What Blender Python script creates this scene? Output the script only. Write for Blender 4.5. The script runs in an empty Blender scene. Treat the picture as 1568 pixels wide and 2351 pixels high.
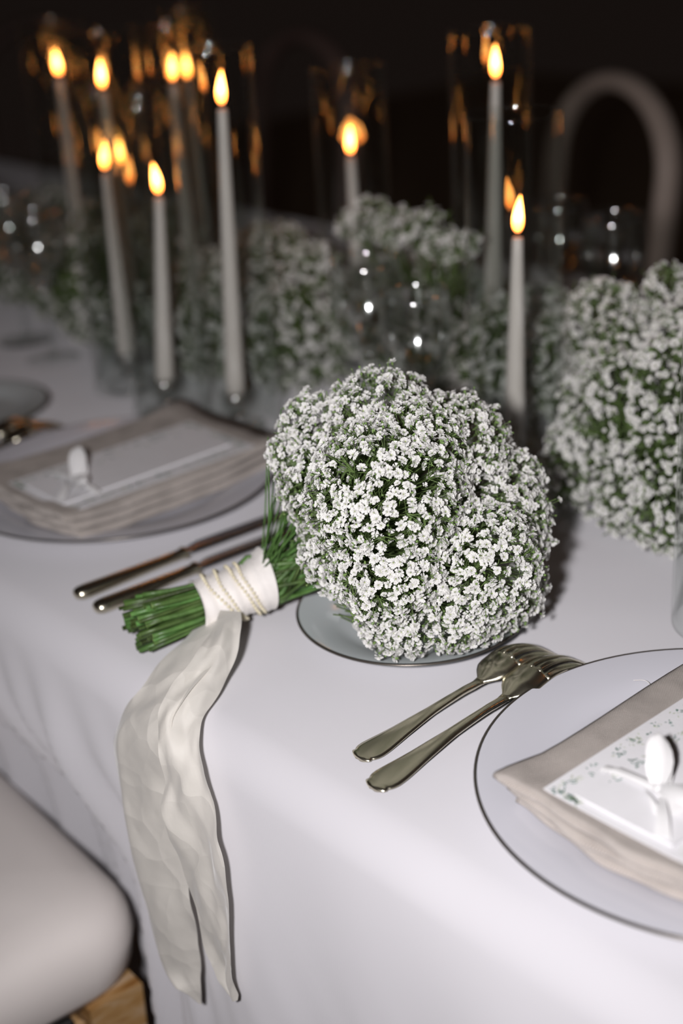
import bpy, math
import numpy as np
from mathutils import Vector, Matrix

S = bpy.context.scene
COL = S.collection
PI = math.pi
TZ = 0.75                      # table top height

# ------------------------------------------------------------------ camera
# world frame: X runs along the table edge, Y runs across the table, table edge at Y = 0
CAM = Vector((0.681, -0.444, 1.265))
RIGHT = Vector((0.666, 0.744, -0.057)).normalized()
FWD = Vector((-0.696, 0.591, -0.408)).normalized()
RIGHT = (RIGHT - FWD * RIGHT.dot(FWD)).normalized()
UP = RIGHT.cross(FWD)
cd = bpy.data.cameras.new('camera')
cam = bpy.data.objects.new('camera', cd)
COL.objects.link(cam)
m3 = Matrix((RIGHT, UP, -FWD)).transposed()
cam.matrix_world = Matrix.Translation(CAM) @ m3.to_4x4()
cd.sensor_fit = 'VERTICAL'
cd.sensor_height = 36.0
cd.sensor_width = 24.0
cd.lens = 50.0
cd.clip_start = 0.02
cd.dof.use_dof = True
cd.dof.focus_distance = 0.93
cd.dof.aperture_fstop = 2.8
S.camera = cam

# ------------------------------------------------------------------ light
w = bpy.data.worlds.new('night_sky')
S.world = w
w.use_nodes = True
bg = w.node_tree.nodes['Background']
bg.inputs[0].default_value = (0.0072, 0.0050, 0.0042, 1)
bg.inputs[1].default_value = 1.0

# the photographer's flash, mounted beside the upright-held camera
ld = bpy.data.lights.new('camera_flash', 'SPOT')
ld.energy = 49.5
ld.color = (1.0, 0.972, 0.985)
ld.shadow_soft_size = 0.028
ld.spot_size = math.radians(82)
ld.spot_blend = 1.0
flash = bpy.data.objects.new('camera_flash', ld)
COL.objects.link(flash)
flash.location = CAM - RIGHT * 0.115 + UP * 0.02
aim = CAM + FWD * 1.0 + UP * 0.02 + RIGHT * 0.09 - flash.location
flash.rotation_euler = aim.to_track_quat('-Z', 'Y').to_euler()

S.view_settings.view_transform = 'Standard'
S.view_settings.look = 'None'
S.view_settings.exposure = 0.0
S.view_settings.gamma = 1.0
S.view_settings.use_curve_mapping = False
S.cycles.transparent_max_bounces = 40
S.cycles.max_bounces = 8
S.cycles.diffuse_bounces = 3
S.cycles.transmission_bounces = 6
S.cycles.glossy_bounces = 4
S.cycles.sample_clamp_indirect = 4.0
S.cycles.caustics_reflective = False
S.cycles.caustics_refractive = False
S.cycles.use_denoising = True

rng = np.random.default_rng(7)

# ------------------------------------------------------------------ materials
def new_mat(name):
    m = bpy.data.materials.new(name)
    m.use_nodes = True
    nt = m.node_tree
    return m, nt, nt.nodes['Principled BSDF'], nt.nodes['Material Output']

def N(nt, typ, **kw):
    n = nt.nodes.new(typ)
    for k, v in kw.items():
        setattr(n, k, v)
    return n

def mat(name, color, rough=0.6, metal=0.0, spec=0.5, var=0.06, scale=30.0, bump=0.0, bump_scale=None,
        sheen=0.0, coat=0.0, trans=0.0, dist=0.001):
    m, nt, b, out = new_mat(name)
    tc = N(nt, 'ShaderNodeTexCoord')
    no = N(nt, 'ShaderNodeTexNoise')
    no.inputs['Scale'].default_value = scale
    no.inputs['Detail'].default_value = 4
    nt.links.new(tc.outputs['Object'], no.inputs['Vector'])
    cr = N(nt, 'ShaderNodeValToRGB')
    c = np.array(color)
    cr.color_ramp.elements[0].position = 0.3
    cr.color_ramp.elements[1].position = 0.7
    cr.color_ramp.elements[0].color = (*np.clip(c * (1 - var), 0, 1), 1)
    cr.color_ramp.elements[1].color = (*np.clip(c * (1 + var), 0, 1), 1)
    nt.links.new(no.outputs['Fac'], cr.inputs['Fac'])
    nt.links.new(cr.outputs['Color'], b.inputs['Base Color'])
    b.inputs['Roughness'].default_value = rough
    b.inputs['Metallic'].default_value = metal
    b.inputs['Specular IOR Level'].default_value = spec
    b.inputs['Sheen Weight'].default_value = sheen
    b.inputs['Coat Weight'].default_value = coat
    if bump > 0:
        n2 = N(nt, 'ShaderNodeTexNoise')
        n2.inputs['Scale'].default_value = bump_scale or scale
        n2.inputs['Detail'].default_value = 3
        nt.links.new(tc.outputs['Object'], n2.inputs['Vector'])
        bp = N(nt, 'ShaderNodeBump')
        bp.inputs['Strength'].default_value = bump
        bp.inputs['Distance'].default_value = dist
        nt.links.new(n2.outputs['Fac'], bp.inputs['Height'])
        nt.links.new(bp.outputs['Normal'], b.inputs['Normal'])
    if trans > 0:
        tr = N(nt, 'ShaderNodeBsdfTranslucent')
        nt.links.new(cr.outputs['Color'], tr.inputs['Color'])
        mx = N(nt, 'ShaderNodeMixShader')
        mx.inputs[0].default_value = trans
        nt.links.new(b.outputs[0], mx.inputs[1])
        nt.links.new(tr.outputs[0], mx.inputs[2])
        nt.links.new(mx.outputs[0], out.inputs['Surface'])
    return m

def weave_mat(name, color, dark, scale, rough=0.85, bump=0.25, rot=0.7, blot=25.0, sheen=0.2, fleck=0.5):
    """woven cloth: two crossed fine wave patterns for threads, noise for slubs"""
    m, nt, b, out = new_mat(name)
    tc = N(nt, 'ShaderNodeTexCoord')
    mp = N(nt, 'ShaderNodeMapping')
    mp.inputs['Rotation'].default_value = (0, 0, rot)
    nt.links.new(tc.outputs['Object'], mp.inputs['Vector'])
    wv = []
    for d in ('X', 'Y'):
        wn = N(nt, 'ShaderNodeTexWave', wave_type='BANDS', bands_direction=d)
        wn.inputs['Scale'].default_value = scale
        wn.inputs['Distortion'].default_value = 1.2
        wn.inputs['Detail'].default_value = 1.0
        nt.links.new(mp.outputs[0], wn.inputs['Vector'])
        wv.append(wn)
    mul = N(nt, 'ShaderNodeMath', operation='ADD')
    nt.links.new(wv[0].outputs['Fac'], mul.inputs[0])
    mm = N(nt, 'ShaderNodeMath', operation='MULTIPLY')
    mm.inputs[1].default_value = 0.45
    nt.links.new(wv[1].outputs['Fac'], mm.inputs[0])
    nt.links.new(mm.outputs[0], mul.inputs[1])
    no = N(nt, 'ShaderNodeTexNoise')
    no.inputs['Scale'].default_value = blot
    no.inputs['Detail'].default_value = 5
    nt.links.new(tc.outputs['Object'], no.inputs['Vector'])
    ad = N(nt, 'ShaderNodeMath', operation='MULTIPLY_ADD')
    ad.inputs[1].default_value = fleck
    nt.links.new(mul.outputs[0], ad.inputs[0])
    nt.links.new(no.outputs['Fac'], ad.inputs[2])
    cr = N(nt, 'ShaderNodeValToRGB')
    cr.color_ramp.elements[0].position = 0.35
    cr.color_ramp.elements[1].position = 0.35 + 0.55
    cr.color_ramp.elements[0].color = (*dark, 1)
    cr.color_ramp.elements[1].color = (*color, 1)
    nt.links.new(ad.outputs[0], cr.inputs['Fac'])
    nt.links.new(cr.outputs['Color'], b.inputs['Base Color'])
    bp = N(nt, 'ShaderNodeBump')
    bp.inputs['Strength'].default_value = bump
    bp.inputs['Distance'].default_value = 0.0006
    nt.links.new(mul.outputs[0], bp.inputs['Height'])
    nt.links.new(bp.outputs['Normal'], b.inputs['Normal'])
    b.inputs['Roughness'].default_value = rough
    b.inputs['Diffuse Roughness'].default_value = 0.42
    b.inputs['Sheen Weight'].default_value = sheen
    b.inputs['Specular IOR Level'].default_value = 0.25
    return m

def stem_mat():
    m = mat('cut_green_stem', (0.07, 0.145, 0.036), 0.42, var=0.45, scale=90, bump=0.2, bump_scale=400)
    nt = m.node_tree
    b = nt.nodes['Principled BSDF']
    cr = b.inputs['Base Color'].links[0].from_socket
    oi = N(nt, 'ShaderNodeObjectInfo')
    mr = N(nt, 'ShaderNodeMapRange')
    mr.inputs['To Min'].default_value = 0.35
    mr.inputs['To Max'].default_value = 1.5
    nt.links.new(oi.outputs['Random'], mr.inputs['Value'])
    hs = N(nt, 'ShaderNodeHueSaturation')
    nt.links.new(cr, hs.inputs['Color'])
    nt.links.new(mr.outputs[0], hs.inputs['Value'])
    hm = N(nt, 'ShaderNodeMapRange')
    hm.inputs['To Min'].default_value = 0.46
    hm.inputs['To Max'].default_value = 0.515
    nt.links.new(oi.outputs['Random'], hm.inputs['Value'])
    nt.links.new(hm.outputs[0], hs.inputs['Hue'])
    nt.links.new(hs.outputs['Color'], b.inputs['Base Color'])
    return m

def thin_glass_mat(name, tint=(0.97, 0.98, 0.975), base=0.045, rough=0.03):
    """clear blown glass wall: Fresnel share of mirror reflection, painted pale edge glow, the rest passes straight through"""
    m, nt, b, out = new_mat(name)
    nt.nodes.remove(b)
    lw = N(nt, 'ShaderNodeLayerWeight')
    lw.inputs['Blend'].default_value = 0.5
    pw = N(nt, 'ShaderNodeMath', operation='POWER')
    pw.inputs[1].default_value = 5.0
    nt.links.new(lw.outputs['Facing'], pw.inputs[0])
    fr = N(nt, 'ShaderNodeMath', operation='MULTIPLY_ADD')
    fr.inputs[1].default_value = 0.6
    fr.inputs[2].default_value = base
    nt.links.new(pw.outputs[0], fr.inputs[0])
    tr = N(nt, 'ShaderNodeBsdfTransparent')
    tr.inputs['Color'].default_value = (*tint, 1)
    gl = N(nt, 'ShaderNodeBsdfGlossy')
    gl.inputs['Roughness'].default_value = rough
    no = N(nt, 'ShaderNodeTexNoise')
    no.inputs['Scale'].default_value = 9
    cr = N(nt, 'ShaderNodeValToRGB')
    cr.color_ramp.elements[0].color = (0.9, 0.9, 0.9, 1)
    nt.links.new(no.outputs['Fac'], cr.inputs['Fac'])
    nt.links.new(cr.outputs['Color'], gl.inputs['Color'])
    mx = N(nt, 'ShaderNodeMixShader')
    nt.links.new(fr.outputs[0], mx.inputs[0])
    nt.links.new(tr.outputs[0], mx.inputs[1])
    nt.links.new(gl.outputs[0], mx.inputs[2])
    df = N(nt, 'ShaderNodeBsdfDiffuse')  # pale grey colour at glancing edges stands in for light caught in the glass
    df.inputs['Color'].default_value = (0.62, 0.64, 0.60, 1)
    p2 = N(nt, 'ShaderNodeMath', operation='POWER')
    p2.inputs[1].default_value = 7.0
    nt.links.new(lw.outputs['Facing'], p2.inputs[0])
    p3 = N(nt, 'ShaderNodeMath', operation='MULTIPLY')
    p3.inputs[1].default_value = 0.06
    nt.links.new(p2.outputs[0], p3.inputs[0])
    m2 = N(nt, 'ShaderNodeMixShader')
    nt.links.new(p3.outputs[0], m2.inputs[0])
    nt.links.new(mx.outputs[0], m2.inputs[1])
    nt.links.new(df.outputs[0], m2.inputs[2])
    nt.links.new(m2.outputs[0], out.inputs['Surface'])
    return m

def crystal_mat(name):
    m, nt, b, out = new_mat(name)
    b.inputs['Base Color'].default_value = (0.95, 0.96, 0.96, 1)
    b.inputs['Roughness'].default_value = 0.02
    b.inputs['Transmission Weight'].default_value = 1.0
    b.inputs['IOR'].default_value = 1.5
    return m

def flame_mat(name):
    m, nt, b, out = new_mat(name)
    nt.nodes.remove(b)
    tc = N(nt, 'ShaderNodeTexCoord')
    sx = N(nt, 'ShaderNodeSeparateXYZ')
    nt.links.new(tc.outputs['Generated'], sx.inputs[0])
    cr = N(nt, 'ShaderNodeValToRGB')
    e = cr.color_ramp.elements
    e[0].position = 0.0; e[0].color = (0.25, 0.07, 0.02, 1)
    e[1].position = 1.0; e[1].color = (1.0, 0.33, 0.06, 1)
    a = e.new(0.22); a.color = (1.0, 0.25, 0.035, 1)
    a = e.new(0.45); a.color = (1.0, 0.40, 0.09, 1)
    a = e.new(0.75); a.color = (1.0, 0.37, 0.075, 1)
    nt.links.new(sx.outputs['Z'], cr.inputs['Fac'])
    em = N(nt, 'ShaderNodeEmission')
    em.inputs['Strength'].default_value = 21.0
    nt.links.new(cr.outputs['Color'], em.inputs['Color'])
    nt.links.new(em.outputs[0], out.inputs['Surface'])
    return m

M = {}
M['cloth'] = weave_mat('white_tablecloth_weave', (0.60, 0.587, 0.613), (0.57, 0.557, 0.583), 520, bump=0.12, rot=0.3, blot=6, sheen=0.1, fleck=0.25)
M['linen'] = weave_mat('grey_linen_weave', (0.47, 0.42, 0.385), (0.235, 0.205, 0.185), 300, bump=0.8, rot=0.8, blot=45, fleck=0.42)
M['ceramic'] = mat('white_glazed_porcelain', (0.66, 0.655, 0.71), 0.16, spec=0.5, var=0.01, scale=4)
M['ceramic_grey'] = mat('pale_blue_grey_porcelain', (0.56, 0.60, 0.61), 0.12, spec=0.5, var=0.012, scale=4)
M['rim'] = mat('platinum_rim_line', (0.13, 0.115, 0.10), 0.3, metal=0.7, var=0.05)
M['silver'] = mat('polished_silver_plate', (0.90, 0.84, 0.66), 0.24, metal=1.0, var=0.05, scale=90, bump=0.04, bump_scale=220, dist=0.0004)
M['silver_blade'] = mat('brushed_steel_blade', (0.62, 0.62, 0.63), 0.26, metal=1.0, var=0.04, scale=60)
M['petal'] = mat('white_gypsophila_petal', (0.86, 0.85, 0.83), 0.7, spec=0.2, var=0.03, scale=200, trans=0.30)
M['petal_cream'] = mat('cream_gypsophila_centre', (0.42, 0.52, 0.16), 0.7, var=0.1, scale=300)
M['calyx'] = mat('green_gypsophila_calyx', (0.15, 0.24, 0.065), 0.6, var=0.2, scale=300)
M['twig'] = mat('green_gypsophila_twig', (0.10, 0.155, 0.045), 0.55, var=0.3, scale=60)
M['stem'] = stem_mat()
M['stem_end'] = mat('pale_cut_stem_end', (0.16, 0.24, 0.07), 0.7, var=0.3, scale=200)
M['silk'] = mat('ivory_silk_ribbon', (0.80, 0.765, 0.705), 0.62, var=0.03, scale=25, bump=0.35, bump_scale=75, sheen=0.4, trans=0.25, dist=0.0012)
def crumple(m, scale, dist, strength):
    nt = m.node_tree
    bp = [n for n in nt.nodes if n.type == 'BUMP'][0]
    tc = [n for n in nt.nodes if n.type == 'TEX_COORD'][0]
    wp = N(nt, 'ShaderNodeTexNoise')
    wp.inputs['Scale'].default_value = scale * 0.6
    nt.links.new(tc.outputs['Object'], wp.inputs['Vector'])
    ad = N(nt, 'ShaderNodeVectorMath', operation='MULTIPLY_ADD')
    ad.inputs[1].default_value = (0.03, 0.03, 0.03)
    nt.links.new(wp.outputs['Color'], ad.inputs[0])
    nt.links.new(tc.outputs['Object'], ad.inputs[2])
    vo = N(nt, 'ShaderNodeTexVoronoi')
    vo.inputs['Scale'].default_value = scale
    nt.links.new(ad.outputs[0], vo.inputs['Vector'])
    b2 = N(nt, 'ShaderNodeBump')
    b2.inputs['Strength'].default_value = strength
    b2.inputs['Distance'].default_value = dist
    nt.links.new(vo.outputs['Distance'], b2.inputs['Height'])
    nt.links.new(b2.outputs['Normal'], bp.inputs['Normal'])
crumple(M['silk'], 32.0, 0.006, 0.55)
M['wrap'] = mat('ivory_silk_wrap', (0.80, 0.76, 0.73), 0.7, var=0.05, scale=40, bump=0.5, bump_scale=90, sheen=0.3, dist=0.002)
M['pearl'] = mat('cream_pearl', (0.76, 0.69, 0.50), 0.2, var=0.03, scale=300, coat=0.8)
M['wax'] = mat('ivory_candle_wax', (0.64, 0.59, 0.55), 0.45, var=0.02, scale=20, bump=0.05, bump_scale=60)
M['wick'] = mat('charred_wick', (0.015, 0.012, 0.01), 0.9, var=0.2)
M['flame'] = flame_mat('candle_flame')
M['glass'] = thin_glass_mat('clear_cylinder_glass')
M['wineglass'] = thin_glass_mat('clear_lead_crystal', base=0.14, rough=0.10)
M['crystal'] = crystal_mat('solid_clear_glass')
M['cream_leather'] = mat('cream_leatherette', (0.90, 0.835, 0.80), 0.45, spec=0.45, var=0.02, scale=15, bump=0.06, bump_scale=500)
M['black_strip'] = mat('black_under_cushion', (0.012, 0.011, 0.010), 0.6, var=0.2)
M['chair_frame'] = mat('pale_painted_chair_frame', (0.52, 0.42, 0.36), 0.5, var=0.06, scale=12)
def wood_mat():
    m, nt, b, out = new_mat('distressed_honey_wood')
    tc = N(nt, 'ShaderNodeTexCoord')
    mp = N(nt, 'ShaderNodeMapping')
    mp.inputs['Scale'].default_value = (30, 8, 30)
    nt.links.new(tc.outputs['Object'], mp.inputs['Vector'])
    n1 = N(nt, 'ShaderNodeTexNoise')
    n1.inputs['Scale'].default_value = 2.2
    n1.inputs['Detail'].default_value = 6
    n1.inputs['Distortion'].default_value = 1.2
    nt.links.new(mp.outputs[0], n1.inputs['Vector'])
    cr = N(nt, 'ShaderNodeValToRGB')
    e = cr.color_ramp.elements
    e[0].position = 0.3; e[0].color = (0.30, 0.13, 0.03, 1)
    e[1].position = 0.7; e[1].color = (0.62, 0.46, 0.32, 1)
    a = e.new(0.5); a.color = (0.48, 0.28, 0.11, 1)
    nt.links.new(n1.outputs['Fac'], cr.inputs['Fac'])
    nt.links.new(cr.outputs['Color'], b.inputs['Base Color'])
    b.inputs['Roughness'].default_value = 0.55
    return m
M['honey_wood'] = wood_mat()
M['chair_frame_dark'] = mat('dark_wood_chair_frame', (0.17, 0.11, 0.095), 0.5, var=0.1, scale=12)
M['card'] = mat('white_textured_card', (0.76, 0.75, 0.77), 0.85, spec=0.2, var=0.02, scale=60, bump=0.3, bump_scale=420, dist=0.0004)
M['leaf_dark'] = mat('printed_teal_leaf', (0.055, 0.16, 0.115), 0.85, var=0.4, scale=90)
M['leaf_light'] = mat('printed_lime_leaf', (0.30, 0.38, 0.16), 0.85, var=0.3, scale=90)
M['bow'] = mat('white_frayed_bow_silk', (0.84, 0.83, 0.83), 0.7, var=0.03, scale=60, bump=0.2, bump_scale=150, sheen=0.3, trans=0.2)
M['grout'] = mat('pale_floor_grout', (0.40, 0.30, 0.20), 0.9, var=0.15, scale=20, bump=0.3, bump_scale=80)
def tile_mat():
    m, nt, b, out = new_mat('ochre_stone_tile')
    oi = N(nt, 'ShaderNodeObjectInfo')
    tc = N(nt, 'ShaderNodeTexCoord')
    ad = N(nt, 'ShaderNodeVectorMath', operation='ADD')
    nt.links.new(tc.outputs['Object'], ad.inputs[0])
    nt.links.new(oi.outputs['Location'], ad.inputs[1])
    n1 = N(nt, 'ShaderNodeTexNoise')
    n1.inputs['Scale'].default_value = 9
    n1.inputs['Detail'].default_value = 6
    n1.inputs['Distortion'].default_value = 1.5
    nt.links.new(ad.outputs[0], n1.inputs['Vector'])
    cr = N(nt, 'ShaderNodeValToRGB')
    e = cr.color_ramp.elements
    e[0].position = 0.32; e[0].color = (0.30, 0.13, 0.035, 1)
    e[1].position = 0.72; e[1].color = (0.62, 0.44, 0.27, 1)
    a = e.new(0.5); a.color = (0.46, 0.24, 0.085, 1)
    nt.links.new(n1.outputs['Fac'], cr.inputs['Fac'])
    nt.links.new(cr.outputs['Color'], b.inputs['Base Color'])
    b.inputs['Roughness'].default_value = 0.6
    bp = N(nt, 'ShaderNodeBump')
    bp.inputs['Strength'].default_value = 0.3
    bp.inputs['Distance'].default_value = 0.003
    nt.links.new(n1.outputs['Fac'], bp.inputs['Height'])
    nt.links.new(bp.outputs['Normal'], b.inputs['Normal'])
    return m
M['tile'] = tile_mat()

# ------------------------------------------------------------------ helpers
def link(name, me, parent=None):
    o = bpy.data.objects.new(name, me)
    COL.objects.link(o)
    if parent is not None:
        o.parent = parent
    return o

def mesh(name, verts, faces, material, parent=None, smooth=True, loc=None):
    me = bpy.data.meshes.new(name)
    me.from_pydata([tuple(map(float, v)) for v in verts], [], [tuple(map(int, f)) for f in faces])
    for mm in (material if isinstance(material, (list, tuple)) else [material]):
        me.materials.append(mm)
    if smooth:
        me.polygons.foreach_set('use_smooth', [True] * len(me.polygons))
    me.update()
    o = link(name, me, parent)
    if loc is not None:
        o.location = loc
    return o

def tri_mesh_data(name, V, F, mats, midx=None, smooth=False):
    V = np.asarray(V, np.float32); F = np.asarray(F, np.int32)
    me = bpy.data.meshes.new(name)
    me.vertices.add(len(V)); me.vertices.foreach_set('co', V.ravel())
    me.loops.add(F.size); me.loops.foreach_set('vertex_index', F.ravel())
    me.polygons.add(len(F))
    me.polygons.foreach_set('loop_start', np.arange(0, F.size, 3, dtype=np.int32))
    me.polygons.foreach_set('loop_total', np.full(len(F), 3, np.int32))
    for mm in mats:
        me.materials.append(mm)
    if midx is not None:
        me.polygons.foreach_set('material_index', np.asarray(midx, np.int32))
    me.polygons.foreach_set('use_smooth', np.full(len(F), smooth))
    me.update(calc_edges=True)
    me.validate()
    return me

def thing(name, label, cat, loc=(0, 0, 0), rz=0.0, group=None):
    o = bpy.data.objects.new(name, None)
    COL.objects.link(o)
    o.location = loc
    o.rotation_euler = (0, 0, rz)
    o.empty_display_size = 0.02
    return tag(o, label, cat, group)

def tag(o, label, cat, group=None):
    o['label'] = label
    o['category'] = cat
    if group:
        o['group'] = group
    return o

def copy_tree(o, parent=None):
    c = o.copy()
    COL.objects.link(c)
    c.parent = parent
    for ch in list(o.children):
        copy_tree(ch, c)
    return c

def lathe(profile, seg=48, closed=False):
    """profile list of (r, z); returns verts, faces (quads/tris at the axis)"""
    V, F, rings = [], [], []
    for r, z in profile:
        if r < 1e-6:
            rings.append([len(V)]); V.append((0, 0, z))
        else:
            idx = []
            for k in range(seg):
                a = 2 * PI * k / seg
                idx.append(len(V)); V.append((r * math.cos(a), r * math.sin(a), z))
            rings.append(idx)
    pairs = list(zip(rings[:-1], rings[1:]))
    if closed:
        pairs.append((rings[-1], rings[0]))
    for a, b in pairs:
        for k in range(seg):
            k2 = (k + 1) % seg
            if len(a) == 1 and len(b) == 1:
                continue
            if len(a) == 1:
                F.append((a[0], b[k2], b[k]))
            elif len(b) == 1:
                F.append((a[k], a[k2], b[0]))
            else:
                F.append((a[k], a[k2], b[k2], b[k]))
    return V, F

def grid_faces(nr, nc, wrap=False, base=0):
    F = []
    for i in range(nr - 1):
        for j in range(nc if wrap else nc - 1):
            j2 = (j + 1) % nc
            F.append((base + i * nc + j, base + i * nc + j2, base + (i + 1) * nc + j2, base + (i + 1) * nc + j))
    return F

def frame_of(d):
    d = d / (np.linalg.norm(d) + 1e-12)
    a = np.array([0, 0, 1.0]) if abs(d[2]) < 0.9 else np.array([1.0, 0, 0])
    x = np.cross(a, d); x /= np.linalg.norm(x)
    return x, np.cross(d, x)

def tube(points, radii, n=8, caps=True, flat=(1.0, 1.0), up=None):
    P = np.asarray(points, float)
    V, F = [], []
    k = len(P)
    x = None
    for i in range(k):
        d = P[min(i + 1, k - 1)] - P[max(i - 1, 0)]
        d /= np.linalg.norm(d) + 1e-12
        if up is not None:
            y = np.asarray(up, float); x = np.cross(y, d); x /= np.linalg.norm(x) + 1e-12; y = np.cross(d, x)
        elif x is None:
            x, y = frame_of(d)
        else:
            x = x - d * x.dot(d); x /= np.linalg.norm(x) + 1e-12; y = np.cross(d, x)
        r = radii[i] if hasattr(radii, '__len__') else radii
        for j in range(n):
            a = 2 * PI * j / n
            V.append(P[i] + x * math.cos(a) * r * flat[0] + y * math.sin(a) * r * flat[1])
    F = grid_faces(k, n, True)
    if caps:
        F.append(tuple(range(n))[::-1]); F.append(tuple((k - 1) * n + j for j in range(n)))
    return V, F

def catmull(P, sub):
    P = np.asarray(P, float)
    Q = np.vstack([2 * P[0] - P[1], P, 2 * P[-1] - P[-2]])
    out = []
    for i in range(1, len(Q) - 2):
        for t in np.linspace(0, 1, sub, endpoint=False):
            p0, p1, p2, p3 = Q[i - 1:i + 3]
            out.append(0.5 * (2 * p1 + (p2 - p0) * t + (2 * p0 - 5 * p1 + 4 * p2 - p3) * t * t + (3 * p1 - p0 - 3 * p2 + p3) * t ** 3))
    out.append(P[-1])
    return np.array(out)

def join(parts):
    V, F = [], []
    for v, f in parts:
        b = len(V)
        V.extend(v)
        F.extend([tuple(b + i for i in q) for q in f])
    return V, F

def box(x0, x1, y0, y1, z0, z1, bev=0.0):
    if bev <= 0:
        V = [(x0, y0, z0), (x1, y0, z0), (x1, y1, z0), (x0, y1, z0), (x0, y0, z1), (x1, y0, z1), (x1, y1, z1), (x0, y1, z1)]
        F = [(3, 2, 1, 0), (4, 5, 6, 7), (0, 1, 5, 4), (1, 2, 6, 5), (2, 3, 7, 6), (3, 0, 4, 7)]
        return V, F
    rings = []
    for z, d in ((z0, bev), (z0 + bev, 0), (z1 - bev, 0), (z1, bev)):
        rings.append([(x0 + d, y0 + d, z), (x1 - d, y0 + d, z), (x1 - d, y1 - d, z), (x0 + d, y1 - d, z)])
    V = [p for r in rings for p in r]
    F = grid_faces(4, 4, True) + [(3, 2, 1, 0), (12, 13, 14, 15)]
    return V, F

def sstep(a, b, x):
    t = np.clip((x - a) / (b - a), 0, 1)
    return t * t * (3 - 2 * t)

# ------------------------------------------------------------------ floor
fl = mesh('floor', *box(-6, 4, -4, 7, -0.06, -0.006), M['grout'], smooth=False)
fl['kind'] = 'structure'
TS = 0.30
tv, tf = box(-TS / 2 + 0.004, TS / 2 - 0.004, -TS / 2 + 0.004, TS / 2 - 0.004, -0.006, 0.0, 0.002)
t0 = None
for i in range(-9, 3):
    for j in range(-3, 9):
        if t0 is None:
            t0 = o = mesh('tile', tv, tf, M['tile'], fl, smooth=False)
        else:
            o = t0.copy(); COL.objects.link(o)
        o.location = (i * TS + 0.07, j * TS + 0.03, rng.uniform(-0.0008, 0.0008))

# ------------------------------------------------------------------ tablecloth
TW = 1.04       # table width
U0, U1 = -3.0, 1.5
ER = 0.03       # soft roll at the table edge
def cloth_point(u, s):
    """s: arc length measured from the front table edge; s<0 hangs in front, 0..TW is the top"""
    r = ER
    ql = r * PI / 2
    # fold pattern
    def hang(depth, side):
        left = sstep(0.02, -0.16, u)
        ph = u - (0.24 * left + 0.10) * depth
        f1 = math.sin(ph * 112 + 0.6 + 0.8 * math.sin(ph * 19)) + 0.35 * math.sin(ph * 61 + 2.0)
        f2 = math.sin(ph * 23 + 1.0) + 0.45 * math.sin(ph * 51 + 0.3)
        fine = math.sin((u - 0.45 * depth) * 165 + 1.5 * math.sin(u * 17 + depth * 9)) * sstep(0.06, 0.2, depth)
        ramp = sstep(-0.02, 0.16, depth)
        a = ramp * 0.0105 * left * f1 + ramp * (0.0058 + 0.003 * left) * f2 + 0.0006 * fine + depth * 0.02
        push = 0.0
        if side > 0:
            push = (0.072 * sstep(0.05, 0.21, depth) + 0.02 * sstep(0.28, 0.5, depth)) * sstep(-0.80, -0.62, u) * sstep(-0.04, -0.22, u)
        return -a + push
    if s < 0:
        d = -s
        if d < ql:
            a = d / r
            return (u, r - r * math.sin(a), TZ - r + r * math.cos(a))
        h = d - ql
        return (u, hang(h, 1), max(TZ - r - h, 0.004))
    if s > TW:
        d = s - TW
        if d < ql:
            a = d / r
            return (u, TW + r * math.sin(a), TZ - r + r * math.cos(a))
        h = d - ql
        return (u, TW + r - hang(h, -1), max(TZ - r - h, 0.004))
    z = TZ
    z += 0.0005 * math.sin(u * 41 + 3 * math.sin(s * 13)) * math.sin(s * 33 - u * 12) * sstep(0, 0.08, s)
    z += 0.0007 * math.sin(u * 9 + s * 14) * math.sin(s * 21 - u * 5) * sstep(0, 0.06, s)
    return (u, s + ER * (1 - s / TW), z)
us = np.concatenate([np.arange(U0, -0.8, 0.02), np.arange(-0.8, 0.56, 0.006), np.arange(0.56, U1, 0.03)])
ql = ER * PI / 2
ss = np.concatenate([-ql - np.linspace(0.71, 0.0, 70), -np.linspace(ql, 0, 12)[1:], np.linspace(0.01, TW, 50), TW + np.linspace(0, ql, 8)[1:], TW + ql + np.linspace(0.02, 0.73, 30)])
cv = [cloth_point(float(a), float(b)) for b in ss for a in us]
cloth = mesh('tablecloth', cv, grid_faces(len(ss), len(us)), M['cloth'])
tag(cloth, 'white woven tablecloth draped over the long table and hanging in folds', 'tablecloth')

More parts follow.
